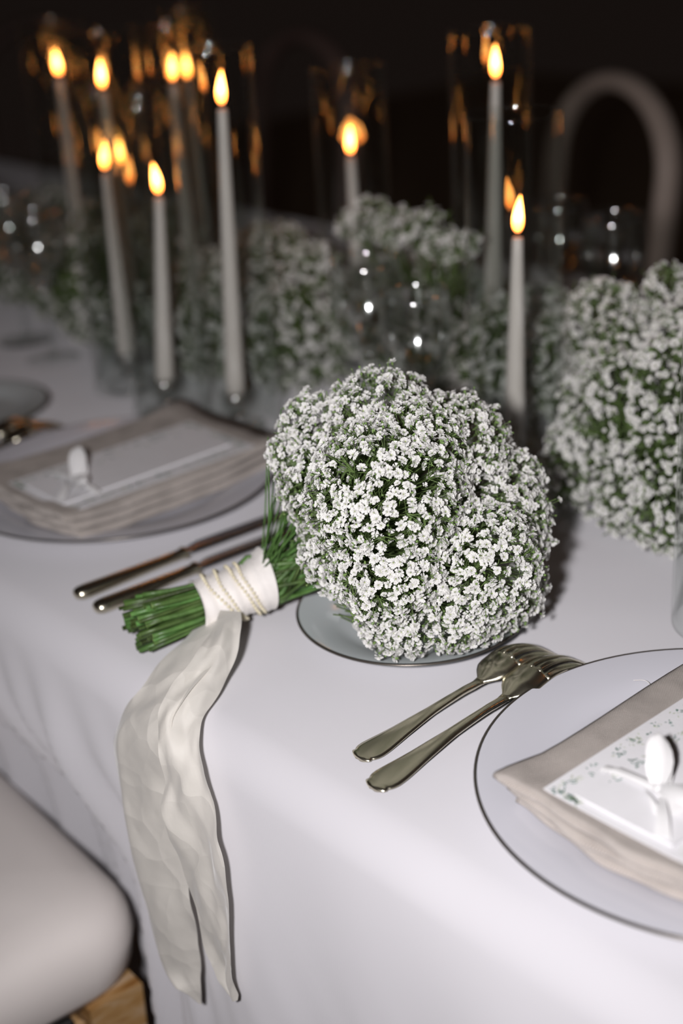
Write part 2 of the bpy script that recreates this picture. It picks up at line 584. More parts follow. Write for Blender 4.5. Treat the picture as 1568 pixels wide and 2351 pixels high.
# ------------------------------------------------------------------ chairs
def make_chair(name, label, loc, rz, frame='chair_frame', sc=1.0):
    """seat centre at the origin on the floor, the sitter faces +Y"""
    t = thing(name, label, 'chair', loc, rz)
    t.scale = (sc, sc, sc)
    W, Dp = 0.225, 0.23
    # cushion: rounded-corner slab with soft top edge
    def rr(w, d, rad, n=9):
        P = []
        for cx, cy, a0 in ((w - rad, d - rad, 0), (-w + rad, d - rad, PI / 2), (-w + rad, -d + rad, PI), (w - rad, -d + rad, 1.5 * PI)):
            for k in range(n):
                a = a0 + PI / 2 * k / (n - 1)
                P.append((cx + rad * math.cos(a), cy + rad * math.sin(a)))
        return P
    rings = []
    z0, z1 = 0.426, 0.509
    prof = [(-0.02, z0 - 0.001), (-0.003, z0), (0.004, z0 + 0.012), (0.008, z0 + 0.04), (0.005, z1 - 0.026), (-0.002, z1 - 0.014), (-0.014, z1 - 0.006), (-0.035, z1), (-0.08, z1 + 0.005), (-0.15, z1 + 0.009)]
    V = []
    for e, z in prof:
        rad = max(0.055 + e * 0.4, 0.02)
        V += [(x, y, z) for x, y in rr(W + e, Dp + e, rad)]
    n = len(rr(W, Dp, 0.05))
    F = grid_faces(len(prof), n, True)
    F.append(tuple(range(n))[::-1]); F.append(tuple((len(prof) - 1) * n + k for k in range(n)))
    mesh('seat_cushion', V, F, M['cream_leather'], t)
    bo = mesh('seat_black_strip', *box(-W + 0.006, W + 0.003, -Dp + 0.03, Dp - 0.075, 0.414, 0.426, 0.002), M['black_strip'], t, smooth=False)  # thin flat black strip between cushion and rails
    bo['label'] = 'black strip under the cushion'
    # wooden apron rails and flaring square legs
    wood = M[frame] if frame != 'chair_frame' else M['honey_wood']
    mesh('seat_rail', *box(W - 0.030, W - 0.004, -Dp + 0.05, Dp - 0.062, 0.355, 0.414, 0.004), wood, t, smooth=False)
    mesh('seat_rail', *box(-W + 0.004, -W + 0.030, -Dp + 0.05, Dp - 0.062, 0.355, 0.414, 0.004), wood, t, smooth=False)
    mesh('seat_rail', *box(-W + 0.05, W - 0.05, Dp - 0.045, Dp - 0.020, 0.360, 0.424, 0.004), wood, t, smooth=False)
    mesh('seat_rail', *box(-W + 0.05, W - 0.05, -Dp + 0.010, -Dp + 0.035, 0.360, 0.414, 0.004), wood, t, smooth=False)
    for sx in (-1, 1):
        for y0, sy in ((Dp - 0.036, 1), (-Dp + 0.03, -1)):
            P = [(sx * (W - 0.020 + 0.030 * (1 - math.cos(min(1, q / 7) * 1.5)) * (0.5 + 0.5 * q / 7)), y0 + sy * 0.012 * (q / 7) ** 2, 0.425 * (1 - q / 7)) for q in range(8)]
            mesh('leg', *tube(P, [0.034 - 0.013 * q / 7 for q in range(8)], 4, flat=(1, 1), up=(sx * 0.7, 0.7, 0.0)), wood, t, smooth=False)
    # arched hoop back, raked a little backwards
    pts = []
    hw = 0.178
    ztop, zs = 0.955, 0.80
    for z in np.linspace(0.38, zs, 9)[:-1]:
        pts.append((hw, z))
    for a in np.linspace(0, PI, 21):
        pts.append((hw * math.cos(a), zs + (ztop - zs) * math.sin(a)))
    for z in np.linspace(zs, 0.38, 9)[1:]:
        pts.append((-hw, z))
    P = [(x, -Dp + 0.02 - 0.10 * (z - 0.38), z) for x, z in pts]
    mesh('arched_back_frame', *tube(P, 0.03, 12, flat=(0.62, 0.85), up=(0, 1, 0.1)), M[frame], t)
    mesh('back_rail', *tube([(-hw, -Dp + 0.01, 0.52), (0, -Dp - 0.005, 0.52), (hw, -Dp + 0.01, 0.52)], 0.014, 10), M[frame], t)
    return t
make_chair('dining_chair', 'cream cushioned chair drawn up to the tablecloth beside the hanging ribbon tails', (-0.394, -0.198, 0), -0.06, sc=1.02)
make_chair('dining_chair', 'arched hoop-back chair across the table behind the cut-flower mound with glasses', (-1.010, 1.385, 0), PI - 0.28, sc=0.95)
make_chair('dining_chair', 'dark-framed arched chair across the table beyond the lone short candle', (-1.80, 1.35, 0), PI - 0.1, 'chair_frame_dark')
make_chair('dining_chair', 'dark-framed arched chair turned sideways across the table beyond the crowded candles', (-2.62, 1.45, 0), PI + 0.95, 'chair_frame_dark')

# ------------------------------------------------------------------ plates
def ring_profile(body_mat, R, foot, rim_h, well_r, well_z, name, label, loc, group=None, cat='plate'):
    t = thing(name, label, cat, loc, 0, group)
    prof = [(0, 0.002), (foot, 0.002), (foot + 0.002, 0.0), (foot + 0.006, 0.0), (foot + 0.008, 0.003), (well_r, 0.004),
            (R - 0.004, rim_h - 0.0035), (R - 0.0007, rim_h - 0.0018), (R, rim_h - 0.0006), (R - 0.0006, rim_h), (R - 0.0022, rim_h),
            (well_r + (R - well_r) * 0.45, rim_h - (rim_h - well_z) * 0.50), (well_r + 0.006, well_z + 0.0026), (well_r + 0.001, well_z + 0.0004), (well_r - 0.006, well_z - 0.0006), (well_r * 0.6, well_z - 0.0012), (0, well_z - 0.0012)]
    pb = mesh('plate_body', *lathe(prof, 128), body_mat, t)
    rp = [(R + 0.0003, rim_h - 0.0010), (R + 0.0004, rim_h - 0.0004), (R - 0.0003, rim_h + 0.0003), (R - 0.0016, rim_h + 0.0003), (R - 0.0017, rim_h - 0.0002)]
    ro = mesh('rim_band', *lathe(rp, 128, True), M['rim'], pb)
    ro['label'] = 'dark metallic line around the rim'
    return t
PLATE_A = (0.290, 0.175)
PLATE_B = (-0.396, 0.198)
ring_profile(M['ceramic'], 0.150, 0.085, 0.0175, 0.108, 0.0085, 'dinner_plate', 'large white dinner plate beside the two forks, dark line around its rim', (*PLATE_A, TZ))
ring_profile(M['ceramic'], 0.150, 0.085, 0.0175, 0.108, 0.0085, 'dinner_plate', 'large white dinner plate beside the two knives', (*PLATE_B, TZ))
ring_profile(M['ceramic_grey'], 0.0865, 0.046, 0.0155, 0.055, 0.0065, 'bread_plate', 'small pale grey plate under the bouquet', (-0.003, 0.200, TZ))
ring_profile(M['ceramic_grey'], 0.0865, 0.046, 0.0155, 0.055, 0.0065, 'bread_plate', 'small empty plate beyond the forks of the farther setting', (-0.690, 0.200, TZ))

# ------------------------------------------------------------------ napkins and menu cards
def make_napkin(label, c, seed):
    """folded linen rectangle of stacked layers; local origin at the plate centre"""
    r = np.random.default_rng(seed)
    t = thing('linen_napkin', label, 'napkin', (c[0], c[1], TZ), 0)
    n_layers = 3
    th = 0.0086
    zb = 0.0096
    pz = lambda q: float(np.interp(q, [0, 0.105, 0.114, 0.15, 0.2], [0.0075, 0.0078, 0.0105, 0.0178, 0.0178]))
    x0, x1 = -0.081, 0.084
    for L in range(n_layers):
        front = -0.1135 + (0.003 if L == 1 else 0.0) + (0.007 if L == 0 else 0)
        back = 0.122
        nu, half = 34, 14
        V = []
        xl = x0 + (0.0035 * (n_layers - 1 - L))
        ph = r.uniform(0, 6)
        for i in range(nu):
            x = xl + (x1 - xl) * i / (nu - 1)
            fx = i / (nu - 1)
            fw = front + 0.0022 * math.sin(fx * 9 + ph) + 0.0012 * math.sin(fx * 23 + 2 * ph) - 0.006 * math.sin(fx * PI) * 0.6
            z = zb + L * th
            # plate well sags in the middle, rim holds the corner up
            sag = -0.003 * math.sin(min(fx * 1.4, 1) * PI) * (0.4 + 0.2 * L)
            tt = th * (0.55 if i in (0, nu - 1) else (0.85 if i in (1, nu - 2) else 1.0))
            ys = []
            m = 12
            top = [(fw + 0.003 + (back - fw - 0.003) * (k / m) ** 1.3) for k in range(m + 1)]
            sec = []
            for k in range(7):   # rolled front fold, bottom to top
                a = -PI / 2 + PI * k / 6
                sec.append((fw + tt / 2 - tt / 2 * math.cos(a) * 1.3, z + tt / 2 + tt / 2 * math.sin(a)))
            for y in top[1:]:
                wob = 0.0009 * math.sin(x * 60 + y * 35 + ph) * (1 if L == n_layers - 1 else 0.3)
                sec.append((y, z + tt + wob))
            for y in top[:0:-1]:
                sec.append((y, z + 0.0003))
            for (y, zz) in sec:
                V.append((x, y, zz + sag * 0.3 + max(0.0, pz(math.hypot(x, y)) + 0.0008 - zb)))
        ns = len(V) // nu
        F = grid_faces(nu, ns, True)
        F.append(tuple(range(ns))[::-1]); F.append(tuple((nu - 1) * ns + k for k in range(ns)))
        mesh('fold_layer', V, F, M['linen'], t)
    return t

def leaf_shape(x, y, a, l, wd):
    ca, sa = math.cos(a), math.sin(a)
    pts = [(0, 0), (l * 0.35, wd), (l * 0.75, wd * 0.7), (l, 0), (l * 0.7, -wd * 0.7), (l * 0.35, -wd)]
    return [(x + px * ca - py * sa, y + px * sa + py * ca) for px, py in pts]

def make_menu(label, c, zc, dx, seed, flip):
    r = np.random.default_rng(seed)
    t = thing('menu_card', label, 'menu card', (c[0] + dx, c[1], TZ + zc), 0)
    hx, y0, y1 = 0.051, -0.107, 0.094
    def sheet(hx, y0, y1, z, th, sagamp):
        V = []
        nx, ny = 13, 15
        for side in (0, 1):
            for i in range(ny):
                for j in range(nx):
                    x = -hx + 2 * hx * j / (nx - 1); y = y0 + (y1 - y0) * i / (ny - 1)
                    V.append((x, y, z + (th if side else 0) + sagamp * math.sin(j / (nx - 1) * PI)))
        F = [q[::-1] for q in grid_faces(ny, nx)] + grid_faces(ny, nx, base=nx * ny)
        b = nx * ny
        rim = [j for j in range(nx)] + [i * nx + nx - 1 for i in range(1, ny)] + [(ny - 1) * nx + j for j in range(nx - 2, -1, -1)] + [i * nx for i in range(ny - 2, 0, -1)]
        for k in range(len(rim)):
            p, q = rim[k], rim[(k + 1) % len(rim)]
            F.append((p, q, b + q, b + p))
        return V, F
    cover = mesh('card_cover', *sheet(hx, y0, y1, 0.0, 0.0008, -0.0006), M['card'], t, smooth=False)
    mesh('card_insert', *sheet(hx - 0.018, y0 + 0.006, y1 - 0.015, 0.0011, 0.0016, -0.0004), M['card'], t, smooth=False)
    # printed leaves along the card border
    for mname, lo in (('leaf_dark', 0), ('leaf_light', 1)):
        V, F = [], []
        def sprig(x, y, z):
            a0 = r.uniform(0, 2 * PI)
            for k in range(r.integers(3, 6)):
                a = a0 + r.normal(0, 1.0)
                l = r.uniform(0.0017, 0.0033) * (1.0 if lo == 0 else 0.85)
                px, py = x + r.normal(0, 0.0014), y + r.normal(0, 0.0014)
                pts = leaf_shape(px, py, a, l, l * (0.19 if lo == 0 else 0.11))
                b = len(V)
                V.extend([(p[0], p[1], z) for p in pts]); F.append(tuple(range(b, b + 6)))
        for k in range(46):
            y = r.uniform(y0 + 0.005, y1 - 0.005)
            for sx in (-1, 1):
                x = sx * (hx - 0.0055 - abs(r.normal(0, 0.003)))
                if r.random() < 0.62: sprig(x, y, 0.00095 - 0.0001)
        for k in range(22):
            x = r.uniform(-hx + 0.006, hx - 0.006)
            sprig(x, y1 - 0.005 - abs(r.normal(0, 0.002)), 0.0009)
        for k in range(9):
            sprig(-hx + 0.004 + r.uniform(0, 0.02), y0 + 0.0035, 0.0009)
        for k in range(26):
            x = -hx + 0.0225 + abs(r.normal(0, 0.003)); y = r.uniform(y0 + 0.012, y1 - 0.02)
            if r.random() < 0.55: sprig(x, y, 0.0029)
        o = mesh('leaf_print', V, F, M[mname], cover, smooth=False)
        o['kind'] = 'stuff'
        o['label'] = 'dark green printed leaves' if lo == 0 else 'pale green printed sprigs'
    # ribbon band around the booklet and its bow
    yb = -0.068
    band = []
    for x, z in ((-hx + 0.012, 0.0006), (-hx + 0.0165, 0.0016), (-hx + 0.021, 0.0034), (-0.02, 0.0042), (0.0, 0.0052), (0.02, 0.0042), (hx - 0.021, 0.0036), (hx - 0.015, 0.0014)):
        w_ = 0.0042
        band.append([(x, yb - w_, z), (x, yb - w_ * 0.4, z + 0.0014), (x, yb + w_ * 0.4, z + 0.0014), (x, yb + w_, z), (x, yb, z - 0.0002)])
    rband = mesh('ribbon_band', [p for q in band for p in q], grid_faces(len(band), 5, True), M['bow'], t)
    def loop(ax, ay, h, wd, tw):
        rows = []
        for k in range(17):
            f = k / 16
            a = f * 2 * PI
            px = 0.5 * (1 - math.cos(a)); pz = math.sin(a) * 0.16 * (1 - 0.2 * px)
            w_ = wd * (0.22 + 0.85 * math.sin(2 * f * PI) ** 2 + 0.12 * math.sin(f * PI))
            row = []
            for q in range(5):
                s_ = (q / 4 - 0.5) * 2
                d = np.array([ax, ay, 0]) * px * h + np.array([0, 0, 1]) * (pz * h + px * h * tw)
                side = np.array([-ay, ax, 0.25])
                row.append(d + side * s_ * w_ + np.array([0, 0, 0.0015 * math.cos(s_ * 3)]))
            rows.append(row)
        return [p for q in rows for p in q], grid_faces(17, 5)
    kz = 0.0055
    for nm, args in (('bow_loop', (-0.45, 0.55, 0.030, 0.0095, 0.72)), ('bow_loop', (0.95, -0.25, 0.030, 0.0065, 0.22))):
        v, f = loop(*args)
        mesh(nm, [np.array(p) + (0, yb, kz) for p in v], f, M['bow'], rband)
    for sgn in (-1, 1):
        rows = []
        for k in range(9):
            f = k / 8
            c_ = np.array([sgn * 0.006 + 0.020 * f, yb - 0.006 - 0.020 * f * (1 + 0.3 * sgn), kz - 0.002 * f + 0.003 * math.sin(f * PI)])
            w_ = 0.0028 + 0.0035 * f
            rows.append([c_ + np.array([0.7, 0.7 * sgn * 0.3, 0]) * w_ * s_ for s_ in (-1, 0, 1)])
        mesh('bow_tail', [p for q in rows for p in q], grid_faces(9, 3), M['bow'], rband)
    kn = lathe([(0, -0.003), (0.003, -0.002), (0.0042, 0), (0.003, 0.0025), (0, 0.0032)], 12)
    mesh('bow_knot', [(p[0], p[1] + yb, p[2] + kz) for p in kn[0]], kn[1], M['bow'], rband)
    return t
make_napkin('folded grey linen napkin on the dinner plate beside the forks', PLATE_A, 3)
make_napkin('folded grey linen napkin on the dinner plate beside the knives', (PLATE_B[0] + 0.012, PLATE_B[1] + 0.002), 5)
make_menu('leaf-printed white menu card with frayed bow, on the napkin beside the forks', PLATE_A, 0.0368, 0.0, 11, 1)
make_menu('leaf-printed white menu card with frayed bow, on the napkin beside the knives', (PLATE_B[0] + 0.038, PLATE_B[1] + 0.003), 0.0368, 0.0, 12, 1)

# ------------------------------------------------------------------ cutlery
def make_fork(label, x, y, L, rz, tines=4, wscale=1.0):
    """lies tines down along +Y; origin at the handle tip"""
    t = thing('table_fork', label, 'fork', (x, y, TZ), rz)
    def zc(s):   # centreline height along the fork (s in 0..1)
        k = [(0, 0.0026), (0.12, 0.0040), (0.35, 0.0095), (0.52, 0.0125), (0.60, 0.0128), (0.68, 0.0165), (0.78, 0.0195), (0.90, 0.0140), (1.0, 0.0018)]
        xs = [a for a, b in k]; zs = [b for a, b in k]
        i = min(max(np.searchsorted(xs, s) - 1, 0), len(k) - 2)
        f = (s - xs[i]) / (xs[i + 1] - xs[i])
        m_ = lambda j: (zs[min(j + 1, len(k) - 1)] - zs[max(j - 1, 0)]) / (xs[min(j + 1, len(k) - 1)] - xs[max(j - 1, 0)])
        d = xs[i + 1] - xs[i]
        return (2 * f**3 - 3 * f**2 + 1) * zs[i] + (f**3 - 2 * f**2 + f) * d * m_(i) + (-2 * f**3 + 3 * f**2) * zs[i + 1] + (f**3 - f**2) * d * m_(i + 1)
    def wd(s):   # half width
        k = [(0, 0.0028), (0.004, 0.0056), (0.012, 0.0082), (0.020, 0.0089), (0.027, 0.0082), (0.036, 0.0094), (0.058, 0.0108), (0.10, 0.0102), (0.2, 0.0074), (0.35, 0.0043), (0.5, 0.0030), (0.585, 0.0032), (0.61, 0.0042), (0.635, 0.0095), (0.66, 0.0128), (0.69, 0.0138), (0.8, 0.0134), (1.0, 0.0112)]
        return np.interp(s, [a for a, b in k], [b for a, b in k]) * wscale
    def strip(ss, lat0, lat1, nl, crown, th):
        V = []
        for s in ss:
            h = wd(s)
            c = zc(s)
            row = []
            for q in range(nl):
                f = q / (nl - 1)
                l = lat0 + (lat1 - lat0) * f
                cr = crown(s) * (1 - l * l)
                row.append((l * h, s * L, c + cr))
            for q in range(nl - 1, -1, -1):
                f = q / (nl - 1)
                l = lat0 + (lat1 - lat0) * f
                edge = 0.35 if q in (0, nl - 1) else 1.0
                row.append((l * h * 0.97, s * L, c + crown(s) * (1 - l * l) * 0.7 - th(s) * edge))
            V += row
        n = 2 * nl
        F = grid_faces(len(ss), n, True)
        F.append(tuple(range(n))[::-1]); F.append(tuple((len(ss) - 1) * n + k for k in range(n)))
        return V, F
    crown = lambda s: 0.0012 if s < 0.5 else 0.0012 + 0.0036 * sstep(0.6, 0.68, s) * (1 - 0.5 * sstep(0.8, 1.0, s))
    th = lambda s: float(np.interp(s, [0, 0.1, 0.4, 0.55, 0.66, 1], [0.0022, 0.0024, 0.0028, 0.0034, 0.0018, 0.0012]))
    hs = np.concatenate([np.linspace(0, 0.04, 12), np.linspace(0.05, 0.60, 30)])
    mesh('handle', *strip(hs, -1, 1, 9, crown, th), M['silver'], t)
    mesh('head', *strip(np.linspace(0.60, 0.745, 16), -1, 1, 11, crown, th), M['silver'], t)
    gap = 0.19
    wt = (2 - gap * (tines - 1)) / tines
    for k in range(tines):
        a = -1 + k * (wt + gap)
        ss_ = np.linspace(0.738, 1.0, 16)
        V, F = strip(ss_, a, a + wt, 4, crown, th)
        # taper each tine to a blunt point
        V2 = []
        mid = a + wt / 2
        n = 8
        for i, p in enumerate(V):
            s = ss_[i // n]
            f = 1 - 0.6 * sstep(0.85, 1.0, s)
            xm = mid * wd(s)
            V2.append((xm + (p[0] - xm) * f, p[1], p[2]))
        mesh('tine', V2, F, M['silver'], t)
    return t
make_fork('smaller silver fork lying face down nearer the bouquet plate', 0.100, 0.050, 0.182, -0.035)
make_fork('larger silver fork lying face down against the dinner plate', 0.1305, 0.034, 0.202, 0.0, wscale=1.04)
make_fork('silver fork lying beyond the farther dinner plate', -0.565, 0.05, 0.20, 0.0)
make_fork('silver fork lying beside the farther empty small plate', -0.592, 0.06, 0.178, 0.0)

def make_knife(label, x, y, L, rz, blade_w):
    t = thing('table_knife', label, 'knife', (x, y, TZ), rz)
    hl = L * 0.44
    P, Rr = [], []
    for f, r_ in ((0, 0.002), (0.012, 0.0055), (0.04, 0.0073), (0.10, 0.0080), (0.4, 0.0070), (0.8, 0.0058), (0.94, 0.0058), (0.965, 0.0072), (0.985, 0.0074), (1.0, 0.0045)):
        P.append((0, f * hl, 0.0062)); Rr.append(r_)
    mesh('handle', *tube(P, Rr, 14, flat=(1.0, 0.72), up=(0, 0, 1)), M['silver'], t)
    V = []
    n = 22
    for i in range(n):
        f = i / (n - 1)
        y_ = hl - 0.002 + f * (L - hl)
        back = 0.0045 + 0.0005 * math.sin(f * PI)
        edge = -blade_w * min(1, 0.45 + f * 4)
        if f > 0.78:
            g = (f - 0.78) / 0.22
            edge = edge * (1 - g ** 2.2) + back * 0.9 * g ** 2.2
        z = 0.0062 - 0.0022 * f
        V += [(back, y_, z + 0.0009), (edge * 0.4, y_, z + 0.0008), (edge, y_, z + 0.0001), (edge * 0.4, y_, z - 0.0006), (back, y_, z - 0.0009)]
    F = grid_faces(n, 5, True) + [(4, 3, 2, 1, 0), tuple((n - 1) * 5 + k for k in range(5))]
    mesh('blade', V, F, M['silver_blade'], t)
    return t
make_knife('silver table knife lying nearest the farther dinner plate', -0.228, 0.045, 0.245, -0.03, 0.013)
make_knife('silver table knife half covered by the bouquet stems', -0.196, 0.043, 0.225, -0.02, 0.011)

# ------------------------------------------------------------------ candles in glass cylinders
def make_candle(label, base, top, seed, group=None, zb=0.030):
    """base, top: xy of the candle foot and xyz of the flame centre"""
    r = np.random.default_rng(seed)
    fz = top[2]
    zt = fz - 0.0215
    t = thing('taper_candle', label, 'candle', (base[0], base[1], TZ + zb), 0, group)
    B = np.zeros(3)
    T = np.array([top[0] - base[0], top[1] - base[1], zt - TZ - zb])
    n = 14
    P = [B + (T - B) * k / (n - 1) for k in range(n)]
    Rr = [0.0106 - (0.0106 - 0.0048) * (k / (n - 1)) ** 1.05 for k in range(n)]
    Rr[0] = 0.0092
    P.append(T + np.array([0, 0, 0.0016])); Rr.append(0.0036)
    wx = mesh('wax_stick', *tube(P, Rr, 20), M['wax'], t)
    bend = r.uniform(-1, 1, 2) * 0.0012
    W = [T + np.array([0, 0, 0.001]), T + np.array([bend[0] * 0.5, bend[1] * 0.5, 0.005]), T + np.array([bend[0], bend[1], 0.0095])]
    mesh('wick', *tube(W, [0.0008, 0.0008, 0.0006], 6), M['wick'], wx)
    fl_ = []
    lean = r.uniform(-1, 1, 2) * 0.0025
    rows = []
    hh = 0.030
    for k in range(17):
        f = k / 16
        rad = 0.0045 * (math.sqrt(max(0.0, 1 - ((0.3 - f) / 0.32) ** 2)) if f < 0.3 else (1 - ((f - 0.3) / 0.7) ** 1.7))
        c = T + np.array([lean[0] * f * f * 1.5, lean[1] * f * f * 1.5, 0.0062 + hh * f])
        rows.append((c, max(rad, 0.0001)))
    o = mesh('flame', *tube([a for a, b in rows], [b for a, b in rows], 14), M['flame'], t)
    return t

def make_holder(label, x, y, group=None):
    t = thing('candle_holder', label, 'candle holder', (x, y, TZ), 0, group)
    mesh('foot', *lathe([(0, 0.0004), (0.029, 0.0004), (0.030, 0.002), (0.0285, 0.0045), (0.018, 0.0075), (0.009, 0.012), (0.0075, 0.0165), (0, 0.0165)], 32), M['wineglass'], t)
    mesh('cup', *lathe([(0, 0.0168), (0.008, 0.0168), (0.014, 0.021), (0.0165, 0.030), (0.0172, 0.042), (0.0160, 0.0425), (0.0125, 0.034), (0.0115, 0.0295), (0, 0.0295)], 32), M['wineglass'], t)
    return t

def make_cylinder(label, x, y, h, r=0.041, group=None):
    th = 0.0022
    prof = [(r - th, 0.003), (r - 0.0005, 0.0006), (r, 0.003)]
    prof += [(r, 0.006)] + [(r, z) for z in np.linspace(0.02, h - 0.012, 7)] + [(r, h - 0.006), (r, h - 0.0042), (r, h - 0.0034)]
    prof += [(r - th / 2 + 0.0014 * math.cos(a_), h - 0.0014 + 0.0014 * math.sin(a_)) for a_ in np.linspace(-0.4, PI + 0.4, 11)]
    prof += [(r - th, h - 0.0034), (r - th, h - 0.0042), (r - th, h - 0.006)] + [(r - th, z) for z in np.linspace(h - 0.012, 0.02, 7)] + [(r - th, 0.006)]
    o = mesh('glass_cylinder', *lathe(prof, 72, True), M['glass'], None, loc=(x, y, TZ))
    tag(o, label, 'candle glass', group)
    return o

CANDLES = [
    # key, base xy, flame xyz, cylinder height, candle label, group
    ('A', (-0.933, 0.507), (-0.931, 0.509, 1.075), 0.375),
    ('B', (-0.727, 0.445), (-0.729, 0.443, 1.080), 0.375),
    ('C', (-0.727, 0.535), (-0.727, 0.537, 1.076), 0.375),
    ('D', (-0.873, 0.662), (-0.873, 0.662, 1.055), 0.375),
    ('E', (-0.436, 0.372), (-0.423, 0.378, 1.092), 0.378),
    ('F', (-0.640, 0.377), (-0.638, 0.377, 1.010), 0.328),
    ('G', (-0.821, 0.514), (-0.821, 0.514, 0.975), 0.300),
    ('H', (-0.530, 0.350), (-0.537, 0.373, 0.997), 0.325),
    ('I', (-0.500, 0.606), (-0.516, 0.618, 1.000), 0.330),
    ('J', (-0.315, 0.626), (-0.302, 0.623, 1.092), 0.372),
    ('K', (-0.122, 0.446), (-0.117, 0.447, 0.9985), 0.331),
]
twin = ('tall lit ivory taper, one of two with flames side by side', 'twin tall tapers over the far flowers')
CL = {'A': ('tall lit ivory taper at the outer end of the crowded candle row', None),
      'B': ('tall lit ivory taper straight above the two paired short flames', None),
      'C': twin, 'D': twin,
      'F': ('short lit ivory taper in front of its dimmer short partner', None),
      'G': ('short lit ivory taper half hidden behind another short taper', None),
      'E': ('tall lit ivory taper standing before the flowers beyond the farther dinner plate', None),
      'H': ('short slanting lit ivory taper standing before the flowers beyond the farther plate', None),
      'I': ('short lit ivory taper alone against the dark above the flower mound', None),
      'J': ('tall lit ivory taper seen through the cylinder behind the bouquet', None),
      'K': ('short lit ivory taper in the clear cylinder directly behind the bouquet', None)}
GL = {'A': ('clear glass cylinder around the tall taper at the outer end of the candle row', None),
      'B': ('clear glass cylinder around the tall taper above the paired short flames', None),
      'C': ('clear glass cylinder around one of the twin tall tapers', 'cylinders around the twin tall tapers'),
      'D': ('clear glass cylinder around one of the twin tall tapers', 'cylinders around the twin tall tapers'),
      'F': ('clear glass cylinder around the short taper in front of its dimmer partner', None),
      'G': ('clear glass cylinder around the half hidden short taper', None),
      'E': ('clear tall glass cylinder around the tall front taper beyond the farther plate', None),
      'H': ('clear shorter glass cylinder around the slanting front taper', None),
      'I': ('clear glass cylinder around the lone short taper in the dark', None),
      'J': ('clear tall glass cylinder beside the hoop-back chair, rim above its flame', None),
      'K': ('clear glass cylinder with a sharp rim directly behind the bouquet', None)}
HL = {'A': 'tall taper at the outer end of the row', 'B': 'tall taper above the paired short flames', 'C': 'one of the twin tall tapers', 'D': 'one of the twin tall tapers',
      'F': 'short taper before its dimmer partner', 'G': 'half hidden short taper', 'E': 'tall front taper beyond the farther plate', 'H': 'slanting front taper beyond the farther plate',
      'I': 'lone short taper', 'J': 'tall taper beyond the bouquet', 'K': 'short taper directly behind the bouquet'}
AVOID = [(0.170, 0.357, 0.047)]
for i, (k, b, fpos, gh) in enumerate(CANDLES):
    lb, gp = CL[k]
    make_candle(lb, b, fpos, 40 + i, gp)
    g = GL[k]
    gx, gy = b[0] * 0.7 + fpos[0] * 0.3, b[1] * 0.7 + fpos[1] * 0.3
    AVOID.append((gx, gy, 0.0435))
    make_cylinder(g[0], gx, gy, gh, 0.041, g[1])
    make_holder('small clear glass holder under ' + ('' if k in 'CD' else 'the ') + HL[k], b[0], b[1], 'holders under the twin tall tapers' if k in 'CD' else None)
# cylinder cut by the frame, with its candle
make_cylinder('clear glass cylinder standing on bare cloth beyond the plate with forks', 0.170, 0.357, 0.36, 0.044)
make_candle('lit ivory taper in the cylinder on bare cloth beyond the plate with forks', (0.172, 0.358), (0.172, 0.359, 1.06), 77)
make_holder('small clear glass holder in the cylinder on bare cloth', 0.172, 0.358)

# ------------------------------------------------------------------ wine glasses
def make_wineglass(label, x, y, s=1.0, group=None):
    t = thing('wine_glass', label, 'wine glass', (x, y, TZ), 0, group)
    AVOID.append((x, y, 0.038))
    H0, H1 = 0.088 * s, 0.190 * s
    out, inn = [], []
    for k in range(14):
        f = k / 13
        r = 0.037 * s * math.sin(min(1, (f * 1.25 + 0.02)) * PI / 2) ** 0.62 * (1 - 0.14 * max(0, f - 0.5) / 0.5)
        out.append((max(r, 0.004), H0 + (H1 - H0) * f))
    inn = [(max(r - 0.0012, 0.0006), z + (0.002 if i < 3 else 0.0)) for i, (r, z) in enumerate(out)][::-1]
    mesh('bowl', *lathe(out + inn, 48, True), M['wineglass'], t)
    mesh('stem', *lathe([(0, 0.004), (0.009, 0.004), (0.0045, 0.010), (0.0036, 0.03), (0.0034, H0 - 0.02), (0.0045, H0 - 0.004), (0.0055, H0 + 0.0015), (0, H0 + 0.002)], 20), M['glass'], t)
    mesh('foot', *lathe([(0, 0.0005), (0.034 * s, 0.0005), (0.0345 * s, 0.0012), (0.033 * s, 0.002), (0.010, 0.0042), (0, 0.0045)], 40), M['glass'], t)
    return t
make_wineglass('clear wine glass beyond the knives, between the bouquet and lone candle', -0.292, 0.430)
make_wineglass('clear wine glass touching the flowers just behind the bouquet top', -0.198, 0.402, 0.95)
fg = ('clear wine glass at the far setting among the dim flowers', 'wine glasses at the far setting')
make_wineglass(fg[0], -0.90, 0.392, 1.0, fg[1])
make_wineglass(fg[0], -0.80, 0.372, 0.96, fg[1])
og = ('clear wine glass standing across the table before the hoop-back chair', 'wine glasses across the table')
make_wineglass(og[0], -0.215, 0.700, 1.0, og[1])
make_wineglass(og[0], -0.330, 0.752, 0.95, og[1])
make_wineglass(og[0], -0.065, 0.735, 1.0, og[1])

